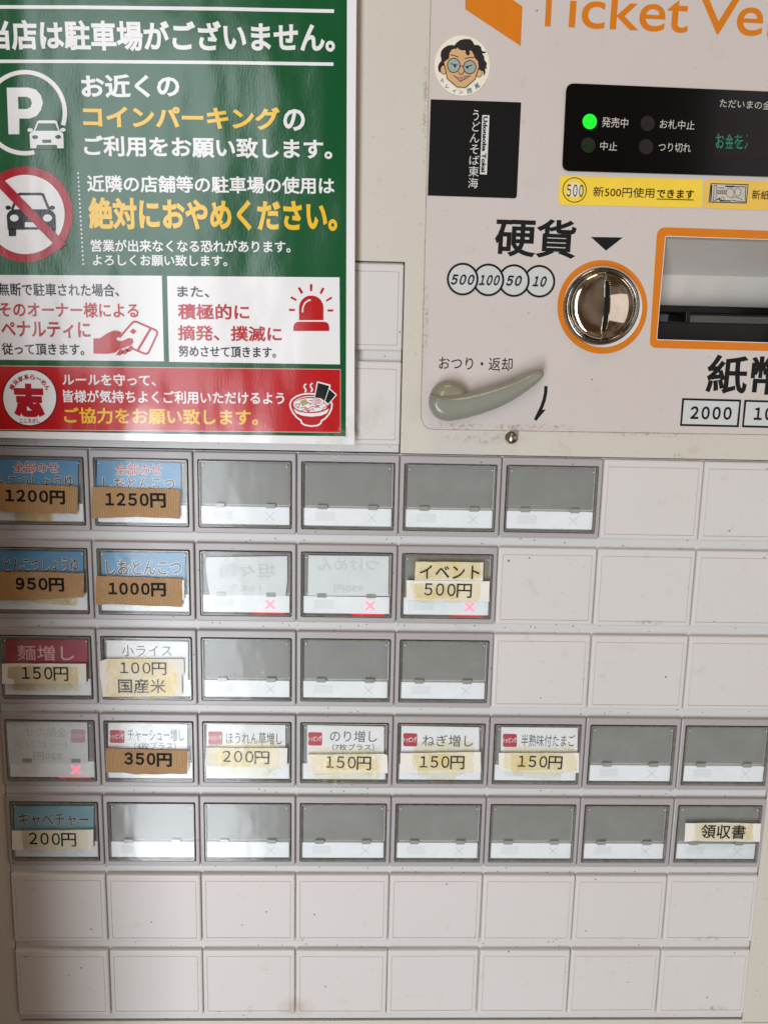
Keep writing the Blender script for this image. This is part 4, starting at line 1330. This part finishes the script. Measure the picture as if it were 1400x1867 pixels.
specs = (
    ([(377.5, 1320), (520.7, 1322), (520.7, 1380), (376.7, 1380)], (380, 1333.7, 405.8, 1357.2), 'ほうれん草増し', (412.7, 1357), (514.3, 1358), 22, None,
     [(376, 1363.3), (524, 1364), (523.3, 1398.5), (374, 1397.5)], '２００円', (406.3, 1391.5), (491, 1393.8), 23.5, 'white menu card with a red badge, above the 200 yen tag in the fourth row', 'yellowed 200 yen tag beside the brown 350 yen tape',
     [(382, 1358), (500, 1350), (510, 1365), (508, 1410), (480, 1422), (440, 1415), (395, 1420), (384, 1400)]),
    ([(560.3, 1322), (700, 1324.7), (700, 1385), (559.6, 1385)], (562, 1335, 587.3, 1359), 'のり増し', (601.5, 1352.5), (687, 1353.5), 21, ('（7枚プラス）', (606, 1368.3), (682, 1368.8), 12),
     [(560.3, 1376), (700, 1374.5), (706, 1377), (707, 1409.6), (559.6, 1408.8)], '１５０円', (594.3, 1402.5), (676, 1404.5), 24.5, 'white menu card with a red badge and a bracketed second line, fourth in its row', 'yellowed 150 yen tag with a rounded corner, below the bracketed second line',
     [(566, 1366), (695, 1366), (694, 1408), (690, 1424), (606, 1430), (570, 1422)]),
    ([(732, 1323.4), (873.3, 1326), (873.3, 1385), (731, 1385)], (735, 1336.8, 760.4, 1360.5), 'ねぎ増し', (769.7, 1361), (861.7, 1361.8), 21.5, None,
     [(730, 1373.6), (875.8, 1371), (876.6, 1408.3), (730, 1409.6)], '１５０円', (765.3, 1402), (845.8, 1402.8), 24, 'white menu card with a red badge reading ねぎ増し', '150 yen tag below the card reading ねぎ増し',
     [(750, 1356), (862, 1352), (864, 1408), (836, 1412), (822, 1432), (796, 1430), (762, 1414)]),
    ([(913.6, 1325.7), (1053, 1327), (1052, 1380), (912, 1380)], (916.4, 1337.9, 941.7, 1361.5), '半熟味付たまご', (949.3, 1361), (1047, 1361.6), 22, None,
     [(909, 1372.9), (1055.7, 1373), (1054.6, 1409.3), (909.3, 1406.4)], '１５０円', (943.6, 1400.5), (1023.6, 1402.8), 23.5, 'white menu card with a red badge, rightmost card of the fourth row', '150 yen tag, rightmost tag of the fourth row',
     [(919, 1362), (1045, 1362), (1052, 1404), (1026, 1412), (1020, 1425), (936, 1415), (930, 1404), (918, 1402)]),
)
for cq, bg_, t1, a0, a1, ah, second, tq, t2, b0, b1, bh, l1, l2, tp in specs:
    o = card(cq, CWHITE, l1)
    badge(o, *bg_)
    lettering(o, t1, a0, a1, ah, THIN, C1)
    if second:
        lettering(o, second[0], second[1], second[2], second[3], THIN, C1)
    o = price(tq, l2)
    lettering(o, t2, b0, b1, bh, TAGTXT, T1, bold=0.006, spacing=0.72)
    strip(o, tp, YTAPE2, T1 - 0.0002, 2.2)
    cxm, cym = sum(p[0] for p in tq) / len(tq), sum(p[1] for p in tq) / len(tq)
    strip(o, [(cxm - 52, cym - 15), (cxm + 40, cym - 16), (cxm + 44, cym + 14), (cxm - 50, cym + 15)], YTAPE2, T1 - 0.0003)
# row 5
o = card([(27, 1469.3), (171.4, 1469.3), (171.4, 1530), (27, 1530)], TEAL, 'teal menu card with black outlined lettering above a 200 yen tag')
outlined(o, 'キャベチャー', (35, 1507), (163, 1508), 25.5, INK, C1, 0.035)
o = price([(22, 1514.6), (170.7, 1512.9), (170.7, 1548), (22.9, 1549.3)], 'cream 200 yen tag below the teal menu card')
lettering(o, '２００円', (54, 1542), (139.7, 1543.8), 24.5, TAGTXT, T1, bold=0.012, spacing=0.72)
strip(o, [(40, 1510), (160, 1508), (160, 1549), (44, 1549)], YTAPE2, T1 - 0.0002)
o = price([(1248.7, 1501), (1317, 1500.2), (1386.4, 1501.8), (1384, 1534.8), (1318.6, 1534), (1271, 1533), (1247, 1535)], 'yellowed receipt tag reading 領収書 on the last button', TAGW, YT, 'name_tag', 'name tag')
lettering(o, '領収書', (1276, 1528.5), (1356.6, 1530), 25.5, TAGTXT, T1, bold=0.012)
strip(o, [(1262, 1492), (1372, 1490), (1374, 1548), (1275, 1552), (1264, 1540)], CTAPE, T1 - 0.0002, 2.5)
strip(o, [(1268, 1502), (1372, 1503), (1370, 1533), (1268, 1532)], YTAPE2, T1 - 0.0003)

# tape holding the poster
YPT = E5 - 0.0008
o = sheet('clear_tape', [rough_edge([(572, 790), (634, 790), (628, 826), (606, 836), (576, 824)], 1.5, 6)], CTAPE, YPT, None)
tag(o, 'clear tape hanging below the bottom edge of the poster', 'tape')
o = sheet('clear_tape', [rough_edge([(600, 796), (636, 760), (688, 742), (700, 770), (660, 800)], 1.2, 6)], CTAPE, YPT - 0.0001, None)
tag(o, 'clear tape across the bottom right corner of the poster', 'tape')

# wooden partition standing left of the machine: it shades the left column
p = box('partition_wall', -0.060, -0.017, -0.31, 0.33, -0.55, 0.05, wood('dark_wood'), None, 0.002)
p['kind'] = 'structure'
